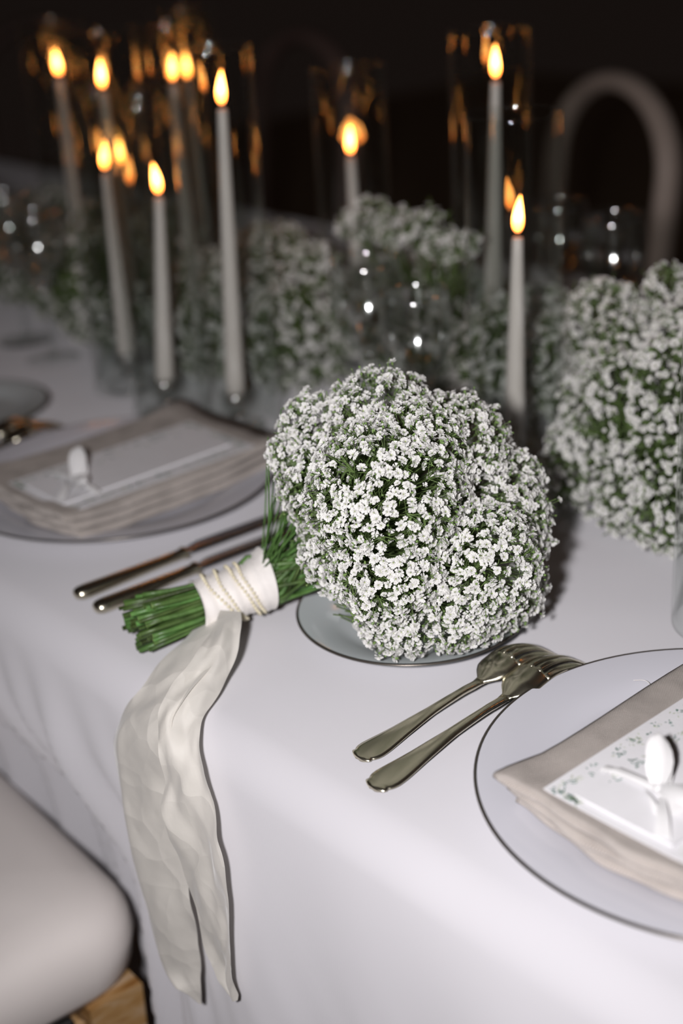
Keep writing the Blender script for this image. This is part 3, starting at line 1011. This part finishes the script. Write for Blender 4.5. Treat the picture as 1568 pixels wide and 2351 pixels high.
# ------------------------------------------------------------------ gypsophila
def flower_base(hi=True, seed=0):
    rr_ = np.random.default_rng(seed)
    V, F, Mi = [], [], []
    def petal(a, r0, r1, tilt, wd, z0, notch=True):
        a += rr_.normal(0, 0.16); r1 *= rr_.uniform(0.78, 1.12); tilt += rr_.normal(0, 0.22); wd *= rr_.uniform(0.8, 1.2)
        ca, sa = math.cos(a), math.sin(a)
        def pt(r, lat, bend=0.0):
            rr = r0 + (r - r0) * math.cos(tilt); zz = z0 + (r - r0) * math.sin(tilt) + bend
            return (rr * ca - lat * sa, rr * sa + lat * ca, zz)
        b = len(V)
        if notch:
            V.extend([pt(r0, 0), pt(r0 + (r1 - r0) * 0.7, -wd, 0.02), pt(r1, -wd * 0.55, -0.02), pt(r1 * 0.9, 0, 0.03), pt(r1, wd * 0.55, -0.02), pt(r0 + (r1 - r0) * 0.7, wd, 0.02)])
            F.extend([(b, b + 1, b + 2), (b, b + 2, b + 3), (b, b + 3, b + 4), (b, b + 4, b + 5)]); Mi.extend([0] * 4)
        else:
            V.extend([pt(r0, 0), pt(r1 * 0.9, -wd, 0.02), pt(r1, 0, 0.0), pt(r1 * 0.9, wd, 0.02)])
            F.extend([(b, b + 1, b + 2), (b, b + 2, b + 3)]); Mi.extend([0] * 2)
    if hi:
        for k in range(7):
            petal(2 * PI * k / 7, 0.08, 0.50, 0.18, 0.17, 0.0)
        for k in range(6):
            petal(2 * PI * (k + 0.4) / 6, 0.06, 0.37, 0.70, 0.15, 0.03)
        for k in range(4):
            petal(2 * PI * (k + 0.2) / 4, 0.02, 0.28, 1.10, 0.10, 0.04, False)
        b = len(V)
        for k in range(4):
            a = PI / 2 * k
            V.append((0.055 * math.cos(a), 0.055 * math.sin(a), 0.10))
        V.append((0, 0, 0.22))
        for k in range(4):
            F.append((b + k, b + (k + 1) % 4, b + 4)); Mi.append(1)
        nc = 5
    else:
        for k in range(5):
            petal(2 * PI * k / 5, 0.05, 0.50, 0.25, 0.24, 0.0, False)
        for k in range(3):
            petal(2 * PI * (k + 0.3) / 3, 0.03, 0.34, 0.9, 0.2, 0.03, False)
        nc = 3
    b = len(V)
    for k in range(nc):
        a = 2 * PI * k / nc
        V.append((0.15 * math.cos(a), 0.15 * math.sin(a), -0.02))
    for k in range(nc):
        a = 2 * PI * k / nc
        V.append((0.05 * math.cos(a), 0.05 * math.sin(a), -0.30))
    for k in range(nc):
        k2 = (k + 1) % nc
        F.extend([(b + k, b + k2, b + nc + k2), (b + k, b + nc + k2, b + nc + k)]); Mi.extend([2, 2])
    return np.array(V), np.array(F), np.array(Mi)
FH = flower_base(True, 1)
FH2 = flower_base(True, 2)
FH3 = flower_base(True, 3)
FL = flower_base(False)
FM = [M['petal'], M['petal_cream'], M['calyx']]

def frames(nrm, r):
    nrm = nrm / np.linalg.norm(nrm, axis=1, keepdims=True)
    a = r.normal(size=nrm.shape)
    x = np.cross(a, nrm); x /= np.linalg.norm(x, axis=1, keepdims=True)
    y = np.cross(nrm, x)
    return np.stack([x, y, nrm], 2)     # columns

def scatter_mesh(name, sets, parent):
    """sets: list of (base flower, positions, frames, sizes); all joined into one mesh"""
    VV, FF, MM, off = [], [], [], 0
    for base, P, R, sc in sets:
        groups = [(base, slice(None))]
        if base is FH:
            groups = [(bb, slice(q, None, 3)) for q, bb in enumerate((FH, FH2, FH3))]
        for (V0, F0, M0), sl in groups:
            p, rot, z = P[sl], R[sl], sc[sl]
            n = len(p)
            V = np.einsum('nij,vj->nvi', rot, V0) * z[:, None, None] + p[:, None, :]
            VV.append(V.reshape(-1, 3))
            FF.append((F0[None] + (np.arange(n) * len(V0))[:, None, None]).reshape(-1, 3) + off)
            MM.append(np.tile(M0, n))
            off += n * len(V0)
    me = tri_mesh_data(name, np.vstack(VV), np.vstack(FF), FM, np.concatenate(MM))
    o = link(name, me, parent)
    o['kind'] = 'stuff'
    return o

def tubes_mesh(name, A, B, ra, rb, material, parent, bendv=None):
    """many thin three-sided twigs, each with one bend in the middle"""
    n = len(A)
    d = B - A
    d = d / (np.linalg.norm(d, axis=1, keepdims=True) + 1e-9)
    ref = np.where(np.abs(d[:, 2:3]) < 0.9, np.array([[0, 0, 1.0]]), np.array([[1.0, 0, 0]]))
    x = np.cross(ref, d); x /= np.linalg.norm(x, axis=1, keepdims=True)
    y = np.cross(d, x)
    Mid = (A + B) / 2 + (bendv if bendv is not None else 0)
    V = []
    for P, r in ((A, ra), (Mid, (ra + rb) / 2), (B, rb)):
        for k in range(3):
            a = 2 * PI * k / 3
            V.append(P + x * math.cos(a) * r + y * math.sin(a) * r)
    V = np.stack(V, 1)       # n,9,3
    f = []
    for s in (0, 3):
        for k in range(3):
            k2 = (k + 1) % 3
            f += [(s + k, s + k2, s + 3 + k2), (s + k, s + 3 + k2, s + 3 + k)]
    F = np.array(f)[None] + (np.arange(n) * 9)[:, None, None]
    me = tri_mesh_data(name, V.reshape(-1, 3), F.reshape(-1, 3), [material], None, True)
    o = link(name, me, parent)
    o['kind'] = 'stuff'
    return o

def clump_points(clumps, spacing, r, inner=0.93, zmin=None, rj=(0.90, 1.04), gap=0.0, keep=None):
    P, Nn, own = [], [], []
    C = np.array([c[0] for c in clumps]); Rd = np.array([c[1] for c in clumps])
    for i in range(len(clumps)):
        n = int(4 * PI * Rd[i] ** 2 / spacing ** 2)
        k = np.arange(n) + 0.5
        ph = np.arccos(1 - 2 * k / n); th = PI * (1 + 5 ** 0.5) * k + r.uniform(0, 6)
        d = np.stack([np.cos(th) * np.sin(ph), np.sin(th) * np.sin(ph), np.cos(ph)], 1)
        d += r.normal(0, 0.45 * spacing / Rd[i], d.shape)
        d /= np.linalg.norm(d, axis=1, keepdims=True)
        # irregular lumps and gaps
        lump = 0.05 * (np.sin(d[:, 0] * 9 + i) * np.sin(d[:, 1] * 8 + 2 * i) * np.sin(d[:, 2] * 9 + 3 * i)) * 1.6
        rad = Rd[i] * (r.uniform(rj[0], rj[1], n) + lump)
        p = C[i] + d * rad[:, None]
        ok = np.ones(n, bool)
        for j in range(len(clumps)):
            if j != i:
                ok &= np.linalg.norm(p - C[j], axis=1) > Rd[j] * inner
        if zmin is not None:
            ok &= p[:, 2] > zmin
        if gap > 0:
            g = np.sin(p[:, 0] * 170 + i) + np.sin(p[:, 1] * 190 + 2) + np.sin(p[:, 2] * 180 + 4) + r.normal(0, 0.5, n)
            ok &= (g > -3 + gap) & (r.random(n) > 0.06)
        if keep is not None:
            ok &= keep(p)
        P.append(p[ok]); Nn.append(d[ok]); own.append(np.full(ok.sum(), i))
    return np.vstack(P), np.vstack(Nn), np.concatenate(own)

def clear_glass(p):
    ok = np.ones(len(p), bool)
    for x, y, r_ in AVOID:
        ok &= (p[:, 0] - x) ** 2 + (p[:, 1] - y) ** 2 > r_ ** 2
    return ok

def push_out(p):
    for x, y, r_ in AVOID:
        d = p[:, :2] - np.array([x, y]); L = np.linalg.norm(d, axis=1) + 1e-9
        m = L < r_
        p[m, :2] = np.array([x, y]) + d[m] / L[m][:, None] * r_
    return p

def gyps(parent, clumps, spacing, size, root, r, base=FH, parts=0, zmin=TZ + 0.004, gap=0.9, keep=None, twig_r=0.00035, filler=True, spread=0.4, toward=None):
    """one mass of baby's breath: flowers, pedicels, branching twigs"""
    P, Nn, own = clump_points(clumps, spacing, r, zmin=zmin, gap=gap, keep=keep)
    C = np.array([c[0] for c in clumps]); Rd = np.array([c[1] for c in clumps])
    # stray sprigs standing proud
    ns = int(len(P) * 0.05)
    ii = r.choice(len(P), ns, replace=False)
    P[ii] += Nn[ii] * (Rd[own[ii]] * r.uniform(0.05, 0.16, ns))[:, None]
    nrm = Nn + r.normal(0, spread, Nn.shape)
    nrm[:, 2] += 0.12
    R = frames(nrm, r)
    sc = size * r.uniform(0.72, 1.15, len(P))
    small = r.random(len(P)) < 0.12
    sc[small] *= 0.6
    if toward is not None and parts:
        vis = (np.array(toward) - P); dist = np.linalg.norm(vis, axis=1)
        facing = np.einsum('ij,ij->i', vis, Nn) / dist
        score = sc / dist * np.where(facing > 0.35, 1, 0)
        order = np.argsort(-score)
        sel = order[:parts]
        rest = np.setdiff1d(np.arange(len(P)), sel)
        mes = [tri_mesh_data('flower', b_[0], b_[1], FM, b_[2]) for b_ in (FH, FH2, FH3)]
        for qi, q in enumerate(sel):
            o = link('flower', mes[qi % 3], parent)
            m4 = Matrix([list(R[q][a] * sc[q]) + [P[q][a]] for a in range(3)] + [[0, 0, 0, 1]])
            o.matrix_local = m4
    else:
        rest = np.arange(len(P))
    sets = [(base, P[rest], R[rest], sc[rest])]
    # inner, shaded flowers
    if filler:
        c2 = [(c, rd * 0.80) for c, rd in clumps]
        P2, N2, o2 = clump_points(c2, spacing * 1.9, r, inner=0.9, zmin=zmin, keep=keep)
        sets.append((FL, P2, frames(N2 + r.normal(0, 0.6, N2.shape), r), size * 0.8 * r.uniform(0.7, 1.1, len(P2))))
    scatter_mesh('flower_mass', sets, parent)
    # pedicels to branching nodes
    nrmn = R[:, :, 2]
    start = P - nrmn * (sc * 0.26)[:, None]
    nodes, nown = [], []
    for i in range(len(clumps)):
        n = max(6, int(4 * PI * Rd[i] ** 2 / (spacing * 3.2) ** 2))
        d = r.normal(size=(n, 3)); d /= np.linalg.norm(d, axis=1, keepdims=True)
        nodes.append(C[i] + d * Rd[i] * r.uniform(0.60, 0.80, (n, 1))); nown += [i] * n
    nodes = push_out(np.vstack(nodes)); nodes[:, 2] = np.maximum(nodes[:, 2], zmin)
    near = np.empty(len(P), int)
    for s in range(0, len(P), 2000):
        d2 = ((start[s:s + 2000, None, :] - nodes[None]) ** 2).sum(2)
        near[s:s + 2000] = d2.argmin(1)
    bend = r.normal(0, spacing * 0.16, P.shape)
    tubes_mesh('pedicels', start, nodes[near], twig_r * 0.8, twig_r * 1.1, M['twig'], parent, bend)
    mid = C[np.array(nown)] * 0.55 + np.array(root) * 0.45 + r.normal(0, 0.006, nodes.shape)
    mid[:, 2] = np.maximum(mid[:, 2], zmin)
    mid = push_out(mid)
    tubes_mesh('twigs', nodes, mid, twig_r * 1.2, twig_r * 1.9, M['twig'], parent, r.normal(0, 0.004, nodes.shape))
    # a tangle of loose green twiglets and buds inside
    n = int(len(P) * 0.55)
    q = r.integers(0, len(P), n)
    a = P[q] - Nn[q] * (Rd[own[q]] * r.uniform(0.03, 0.35, n))[:, None]
    b = a + r.normal(0, spacing * 0.85, a.shape)
    a, b = push_out(a), push_out(b)
    a[:, 2] = np.maximum(a[:, 2], zmin); b[:, 2] = np.maximum(b[:, 2], zmin)
    tubes_mesh('green_sprigs', a, b, twig_r * 1.0, twig_r * 0.8, M['calyx'], parent, r.normal(0, spacing * 0.2, a.shape))
    return P

# ---- the bouquet
BQ = thing('flower_bouquet', 'round white baby\'s breath bouquet with pearl-bound handle, lying on the table', 'bouquet', (0, 0, 0))
EX = np.array(RIGHT); EY = np.array(UP); EZ = -np.array(FWD)    # modelling axes of the round head
HC = np.array([0.014, 0.188, 0.852])
k = 0.0003085
def hc(dx, dy, dz, rad):
    return (HC + EX * dx * k + EY * dy * k + EZ * dz, rad * k)
BCL = [hc(0, 0, -0.02, 235), hc(-70, 185, -0.005, 145), hc(95, 135, -0.005, 135), hc(175, -30, -0.01, 145), hc(170, -150, 0.0, 135),
       hc(-10, -205, 0.015, 128), hc(90, -190, 0.02, 125), hc(-150, -90, 0.015, 105), hc(-185, 70, 0.0, 125), hc(-285, 130, 0.0, 48), hc(-225, 190, -0.01, 85),
       hc(-70, 30, 0.050, 172), hc(150, -110, 0.035, 128), hc(-60, -110, 0.045, 135), hc(-10, 110, 0.03, 140), hc(215, 60, -0.02, 95), hc(-205, -60, 0.0, 60), hc(-25, -285, 0.02, 48)]
BIND = np.array([-0.0925, 0.1055, 0.7825])
AX = np.array([-0.081, 0.130, 0.788]) - np.array([-0.119, 0.035, 0.772]); AX /= np.linalg.norm(AX)
def keep_b(p):
    # leave the stem side of the head open
    t = (p - BIND)
    d = HC - BIND; L = np.linalg.norm(d); d = d / L
    al = t @ d
    lat = np.linalg.norm(t - al[:, None] * d, axis=1)
    plate = (p[:, 0] + 0.003) ** 2 + (p[:, 1] - 0.2) ** 2 < 0.09 ** 2
    return ~((al < 0.055) & (lat < 0.034)) & ~(al < 0.012) & ~(plate & (p[:, 2] < TZ + 0.021))
rb = np.random.default_rng(21)
gyps(BQ, BCL, 0.0053, 0.0074, BIND + (HC - BIND) * 0.25, rb, FH, parts=300, gap=1.45, keep=keep_b, twig_r=0.00034, toward=CAM)
# green buds on fine stalks around the head
Pb, Nb, ob = clump_points([(c, r_ * 1.05) for c, r_ in BCL], 0.013, rb, inner=1.0, zmin=TZ + 0.02, keep=keep_b)
bv = np.array([(1, 0, 0), (-1, 0, 0), (0, 1, 0), (0, -1, 0), (0, 0, 1.4), (0, 0, -1.2)]) * 0.5
bf = np.array([(0, 2, 4), (2, 1, 4), (1, 3, 4), (3, 0, 4), (2, 0, 5), (1, 2, 5), (3, 1, 5), (0, 3, 5)])
Rb = frames(Nb + rb.normal(0, 0.3, Nb.shape), rb)
Vb = np.einsum('nij,vj->nvi', Rb, bv) * (0.0019 * rb.uniform(0.7, 1.3, len(Pb)))[:, None, None] + Pb[:, None, :]
o = link('bud_mass', tri_mesh_data('bud_mass', Vb.reshape(-1, 3), (bf[None] + (np.arange(len(Pb)) * 6)[:, None, None]).reshape(-1, 3), [M['calyx']], None, True), BQ)
o['kind'] = 'stuff'
tubes_mesh('bud_stalks', Pb, Pb - Nb * 0.012, 0.0003, 0.0003, M['twig'], BQ, rb.normal(0, 0.001, Pb.shape))

# stems: bound tightly at the wrap, fanning towards the cut ends and into the head
E0 = np.array([-0.119, 0.035, 0.774])
ub = np.cross(AX, (0, 0, 1.0)); ub /= np.linalg.norm(ub); wb = np.cross(ub, AX)
nst = 84
for q in range(nst):
    rr = math.sqrt((q + 0.5) / nst); aa = q * 2.39996
    ox, oy = rr * math.cos(aa), rr * math.sin(aa)
    cut = rb.uniform(-0.010, 0.012) + 0.004 * ox
    j = rb.normal(0, 0.08, 4)
    e = E0 + AX * cut + ub * (ox + j[0]) * 0.0235 + wb * (oy + j[1]) * 0.0195
    mpt = BIND - AX * 0.035 + ub * ox * 0.0175 + wb * oy * 0.0165
    b1 = BIND + ub * ox * 0.0155 + wb * oy * 0.0150
    h1 = BIND + AX * 0.030 + ub * (ox * 0.021) + wb * (oy * 0.019)
    tgt = HC + EX * rb.normal(0, 0.035) + EY * rb.normal(0, 0.035) + EZ * rb.normal(-0.01, 0.02)
    h2 = h1 * 0.35 + tgt * 0.65
    pts = catmull([e, mpt, b1, h1, h2], 3)
    pts[:, 2] = np.maximum(pts[:, 2], TZ + 0.0025)
    r0 = rb.uniform(0.0013, 0.0023)
    rs = np.interp(np.arange(len(pts)), [0, 6, 9, 12], [r0, r0, r0 * 0.9, r0 * 0.45])
    so = mesh('stem', *tube(pts, rs, 6), [M['stem'], M['stem_end']], BQ)
    so.data.polygons[len(so.data.polygons) - 2].material_index = 1
# visible loose stalks on the open side of the head
A_, B_ = [], []
for q in range(26):
    s0 = BIND + AX * 0.022 + ub * rb.uniform(-0.016, 0.012) + wb * rb.uniform(-0.004, 0.018)
    cl = BCL[rb.choice([8, 9, 10, 10, 8])]
    A_.append(s0); B_.append(cl[0] + rb.normal(0, 0.010, 3))
tubes_mesh('loose_stalks', np.array(A_), np.array(B_), 0.0008, 0.0005, M['stem'], BQ, rb.normal(0, 0.003, (26, 3)))

# silk wrap around the handle
rows = []
nw, nc = 30, 44
for i in range(nw):
    f = i / (nw - 1)
    c = BIND + AX * (-0.032 + 0.056 * f)
    rad = 0.0195 + 0.0015 * (1 - f) + 0.004 * max(0, f - 0.75) / 0.25
    for jx in range(nc):
        a = 2 * PI * jx / nc
        wr = 0.0007 * math.sin(f * 38 + 2.2 * math.sin(a + 0.6)) + 0.0004 * math.sin(f * 90 + 3 * a)
        rr = rad + wr + (0.004 * max(0, math.sin(a - 0.8)) * (f > 0.93))
        p = c + ub * math.cos(a) * rr + wb * math.sin(a) * rr * 0.93
        p = p + AX * 0.004 * math.sin(a + 0.4) * (1 if i in (0, nw - 1) else 0.3)
        p[2] = max(p[2], TZ + 0.0012)
        rows.append(p)
wrap_o = mesh('ribbon_wrap', rows, grid_faces(nw, nc, True), M['wrap'], BQ)
# four loops of pearls
iv, if_ = [], []
ph = (1 + 5 ** 0.5) / 2
for s1 in (-1, 1):
    for s2 in (-1, 1):
        iv += [(0, s1, s2 * ph), (s1, s2 * ph, 0), (s2 * ph, 0, s1)]
iv = np.array(iv, float); iv /= np.linalg.norm(iv[0])
for a in range(12):
    for b in range(a + 1, 12):
        for c in range(b + 1, 12):
            if all(np.linalg.norm(iv[x] - iv[y]) < 1.1 for x, y in ((a, b), (b, c), (a, c))):
                n_ = np.cross(iv[b] - iv[a], iv[c] - iv[a])
                if_.append((a, b, c) if n_ @ iv[a] > 0 else (a, c, b))
if_ = np.array(if_)
# one subdivision for roundness
vv = list(map(tuple, iv)); cache = {}
def midp(a, b):
    key = (min(a, b), max(a, b))
    if key not in cache:
        m_ = (np.array(vv[a]) + np.array(vv[b])); m_ /= np.linalg.norm(m_); cache[key] = len(vv); vv.append(tuple(m_))
    return cache[key]
ff = []
for a, b, c in if_:
    x, y, z = midp(a, b), midp(b, c), midp(c, a)
    ff += [(a, x, z), (x, b, y), (z, y, c), (x, y, z)]
vv = np.array(vv); ff = np.array(ff)
for f0, tilt, t2 in ((-0.0105, -0.0110, 0.0), (-0.0045, -0.0075, 0.25), (0.0050, -0.0065, -0.1), (0.0105, -0.0055, 0.1)):
    rad = 0.0222
    npear = int(2 * PI * rad / 0.00335)
    a = np.arange(npear) * 2 * PI / npear
    c = BIND + AX * f0
    pp = c + np.outer(np.cos(a), ub) * rad + np.outer(np.sin(a), wb) * rad * 0.94 + np.outer(np.sin(a + t2) * tilt + 0.0004 * np.sin(5 * a), AX)
    pp[:, 2] = np.maximum(pp[:, 2], TZ + 0.0014)
    V = vv[None] * 0.00138 + pp[:, None, :]
    F = ff[None] + (np.arange(npear) * len(vv))[:, None, None]
    o = link('pearl_strand', tri_mesh_data('pearl_strand', V.reshape(-1, 3), F.reshape(-1, 3), [M['pearl']], None, True), wrap_o)
    o['kind'] = 'stuff'
    o['label'] = 'strand of small cream pearls'

# silk tails: left edge and right edge of each ribbon, from the knot over the table edge
T1 = [(-0.1055, 0.0882, 0.7700, -0.0668, 0.0800, 0.7800), (-0.0925, 0.0628, 0.7660, -0.0447, 0.0576, 0.7780), (-0.0824, 0.0316, 0.7620, -0.0279, 0.0301, 0.7720),
      (-0.0751, 0.0047, 0.7535, -0.0196, 0.0035, 0.7642), (-0.0828, -0.0074, 0.7360, -0.0145, -0.0111, 0.7551), (-0.0927, -0.0120, 0.7120, -0.0157, -0.0170, 0.7385),
      (-0.0942, -0.0140, 0.6862, -0.0250, -0.0120, 0.7070), (-0.0908, -0.0140, 0.6574, -0.0227, -0.0120, 0.6829), (-0.0864, -0.0140, 0.6247, -0.0154, -0.0120, 0.6572),
      (-0.0777, -0.0140, 0.5976, -0.0150, -0.0120, 0.6293), (-0.0726, -0.0120, 0.5690, -0.0094, -0.0160, 0.6062), (-0.0618, -0.0120, 0.5487, -0.0115, -0.0140, 0.5783),
      (-0.0513, -0.0120, 0.5323, -0.0144, -0.0120, 0.5513), (-0.0315, -0.0120, 0.5262, -0.0155, -0.0120, 0.5315), (-0.0193, -0.0120, 0.5150, -0.0172, -0.0120, 0.5147)]
T2 = [(-0.0766, 0.0783, 0.7800, -0.0637, 0.0872, 0.7800), (-0.0568, 0.0528, 0.7800, -0.0431, 0.0711, 0.7800), (-0.0437, 0.0263, 0.7760, -0.0354, 0.0595, 0.7720),
      (-0.0378, 0.0065, 0.7698, -0.0261, 0.0426, 0.7620), (-0.0327, -0.0081, 0.7613, -0.0145, 0.0220, 0.7580), (-0.0273, -0.0149, 0.7496, -0.0050, 0.0048, 0.7535),
      (-0.0182, -0.0197, 0.7352, 0.0082, -0.0051, 0.7464), (-0.0174, -0.0180, 0.7137, 0.0198, -0.0116, 0.7351), (-0.0157, -0.0220, 0.6953, 0.0246, -0.0120, 0.7171),
      (-0.0112, -0.0200, 0.6767, 0.0321, -0.0140, 0.6993), (-0.0092, -0.0160, 0.6553, 0.0400, -0.0160, 0.6818), (-0.0056, -0.0140, 0.6262, 0.0447, -0.0160, 0.6558),
      (0.0035, -0.0140, 0.6010, 0.0429, -0.0140, 0.6244), (0.0080, -0.0120, 0.5753, 0.0423, -0.0140, 0.5958), (0.0148, -0.0120, 0.5598, 0.0405, -0.0140, 0.5755),
      (0.0272, -0.0120, 0.5520, 0.0392, -0.0140, 0.5591)]
def ribbon(T, seed, lift, amp, ridge=0.0):
    r = np.random.default_rng(seed)
    T = np.array(T)
    Lp = catmull(T[:, :3], 7); Rp = catmull(T[:, 3:], 7)
    n = len(Lp); nc = 21
    V = []
    ph = r.uniform(0, 6, 4)
    for i in range(n):
        d = Lp[min(i + 1, n - 1)] - Lp[max(i - 1, 0)] + Rp[min(i + 1, n - 1)] - Rp[max(i - 1, 0)]
        across = Rp[i] - Lp[i]
        nn = np.cross(across, d); nn /= np.linalg.norm(nn) + 1e-9
        if nn @ np.array(FWD) > 0: nn = -nn
        s = i / n
        fade = min(1, np.linalg.norm(across) / 0.02)
        for j in range(nc):
            f = j / (nc - 1)
            tri = lambda x: 1 - 2 * abs((x % 1.0) * 2 - 1)
            wv = amp * fade * (0.75 * tri(f * 0.75 + 0.9 * s + ph[0]) + 0.35 * tri(f * 1.6 - 2.6 * s + ph[1]) + 0.30 * tri(f * 0.9 + 4.3 * s + ph[2]) + 0.14 * tri(f * 2.5 + 7 * s + ph[3]))
            wv += ridge * fade * max(0, 1 - abs(f - 0.27) / (0.27 if f < 0.27 else 0.73)) * sstep(0.22, 0.34, s)
            wv *= sstep(0.0, 0.08, s)
            p = Lp[i] + across * f + nn * (lift + wv)
            p += across * 0.015 * math.sin(s * 60 + ph[1]) * (1 if j in (0, nc - 1) else 0)
            p[1] -= 0.003 * sstep(0.70, 0.60, p[2])
            V.append(p)
    return V, grid_faces(n, nc)
o = mesh('ribbon_tail', *ribbon(T1, 3, 0.0005, 0.0022, 0.011), M['silk'], BQ)
o['label'] = 'longer ivory silk tail with a pointed end'
o = mesh('ribbon_tail', *ribbon(T2, 8, 0.0040, 0.0042), M['silk'], BQ)
o['label'] = 'ivory silk tail lying over the other one'

# ---- the flower runner along the table
def mound(label, clumps, spacing, size, seed, base=FL, parts=0, gap=0.9, root=None, tw=0.0006):
    r = np.random.default_rng(seed)
    c0 = np.mean([c[0] for c in clumps], axis=0)
    t = thing('flower_arrangement', label, 'flower arrangement', (0, 0, 0))
    root = root or (c0[0], c0[1], TZ + 0.03)
    gyps(t, [(np.array(c), r_) for c, r_ in clumps], spacing, size, root, r, base, parts=parts, gap=gap, twig_r=tw, filler=True, spread=0.5, toward=CAM, keep=clear_glass)
    return t
Z = TZ
mound('white baby\'s breath mound beside the bouquet, before the wine glasses',
      [((-0.005, 0.480, Z + 0.070), 0.068), ((0.055, 0.470, Z + 0.065), 0.062), ((-0.050, 0.520, Z + 0.120), 0.042), ((0.010, 0.53, Z + 0.135), 0.045), ((0.060, 0.53, Z + 0.14), 0.05),
       ((0.10, 0.53, Z + 0.10), 0.07), ((-0.045, 0.452, Z + 0.040), 0.042), ((0.02, 0.435, Z + 0.034), 0.036), ((0.065, 0.425, Z + 0.034), 0.034), ((-0.075, 0.57, Z + 0.10), 0.05), ((0.03, 0.475, Z + 0.125), 0.04), ((-0.055, 0.475, Z + 0.085), 0.034), ((-0.080, 0.525, Z + 0.155), 0.026),
       ((0.075, 0.500, Z + 0.190), 0.024), ((0.095, 0.485, Z + 0.165), 0.026), ((0.15, 0.48, Z + 0.09), 0.07), ((-0.035, 0.55, Z + 0.172), 0.024), ((0.005, 0.545, Z + 0.178), 0.022), ((-0.02, 0.46, Z + 0.115), 0.030), ((-0.115, 0.555, Z + 0.05), 0.048), ((-0.108, 0.560, Z + 0.115), 0.040), ((-0.105, 0.535, Z + 0.150), 0.024)],
      0.0078, 0.0086, 31, FH, parts=300, gap=1.25, tw=0.0005)
mound('loose baby\'s breath mound with a raised spray, behind the bouquet',
      [((-0.36, 0.60, Z + 0.06), 0.075), ((-0.25, 0.585, Z + 0.055), 0.065), ((-0.41, 0.65, Z + 0.09), 0.05), ((-0.30, 0.62, Z + 0.09), 0.042),
       ((-0.440, 0.548, Z + 0.178), 0.016), ((-0.409, 0.548, Z + 0.190), 0.021), ((-0.376, 0.548, Z + 0.184), 0.021), ((-0.341, 0.548, Z + 0.184), 0.020), ((-0.310, 0.550, Z + 0.174), 0.018), ((-0.279, 0.550, Z + 0.178), 0.015), ((-0.323, 0.548, Z + 0.200), 0.012), ((-0.18, 0.575, Z + 0.07), 0.05), ((-0.24, 0.62, Z + 0.095), 0.035), ((-0.43, 0.575, Z + 0.08), 0.06)],
      0.0092, 0.0088, 32, FL)
mound('baby\'s breath mound behind the two front tapers beyond the farther plate',
      [((-0.56, 0.53, Z + 0.075), 0.085), ((-0.48, 0.495, Z + 0.06), 0.065), ((-0.60, 0.56, Z + 0.10), 0.055), ((-0.50, 0.535, Z + 0.10), 0.05), ((-0.585, 0.455, Z + 0.05), 0.05), ((-0.655, 0.50, Z + 0.07), 0.06)],
      0.0098, 0.0092, 33, FL)
mound('dim baby\'s breath mound around the crowded candles',
      [((-0.80, 0.46, Z + 0.07), 0.075), ((-0.72, 0.44, Z + 0.06), 0.055), ((-0.86, 0.50, Z + 0.10), 0.06), ((-0.90, 0.45, Z + 0.07), 0.06), ((-0.77, 0.53, Z + 0.12), 0.05)],
      0.0105, 0.0095, 34, FL)
mound('farthest dim baby\'s breath mound past the crowded candles',
      [((-1.05, 0.50, Z + 0.06), 0.07), ((-1.16, 0.48, Z + 0.06), 0.07), ((-1.10, 0.56, Z + 0.085), 0.06), ((-1.28, 0.52, Z + 0.07), 0.075), ((-0.98, 0.58, Z + 0.07), 0.06)],
      0.0115, 0.0100, 35, FL)

# loose thread lying on the near dinner plate
o = mesh('loose_thread', *tube(catmull([(0.181, 0.226, TZ + 0.0150), (0.186, 0.231, TZ + 0.0148), (0.191, 0.2305, TZ + 0.0142), (0.195, 0.226, TZ + 0.0136)], 5), 0.00022, 5), M['wrap'])
tag(o, 'short curled white thread lying on the dinner plate beside the napkin', 'thread')
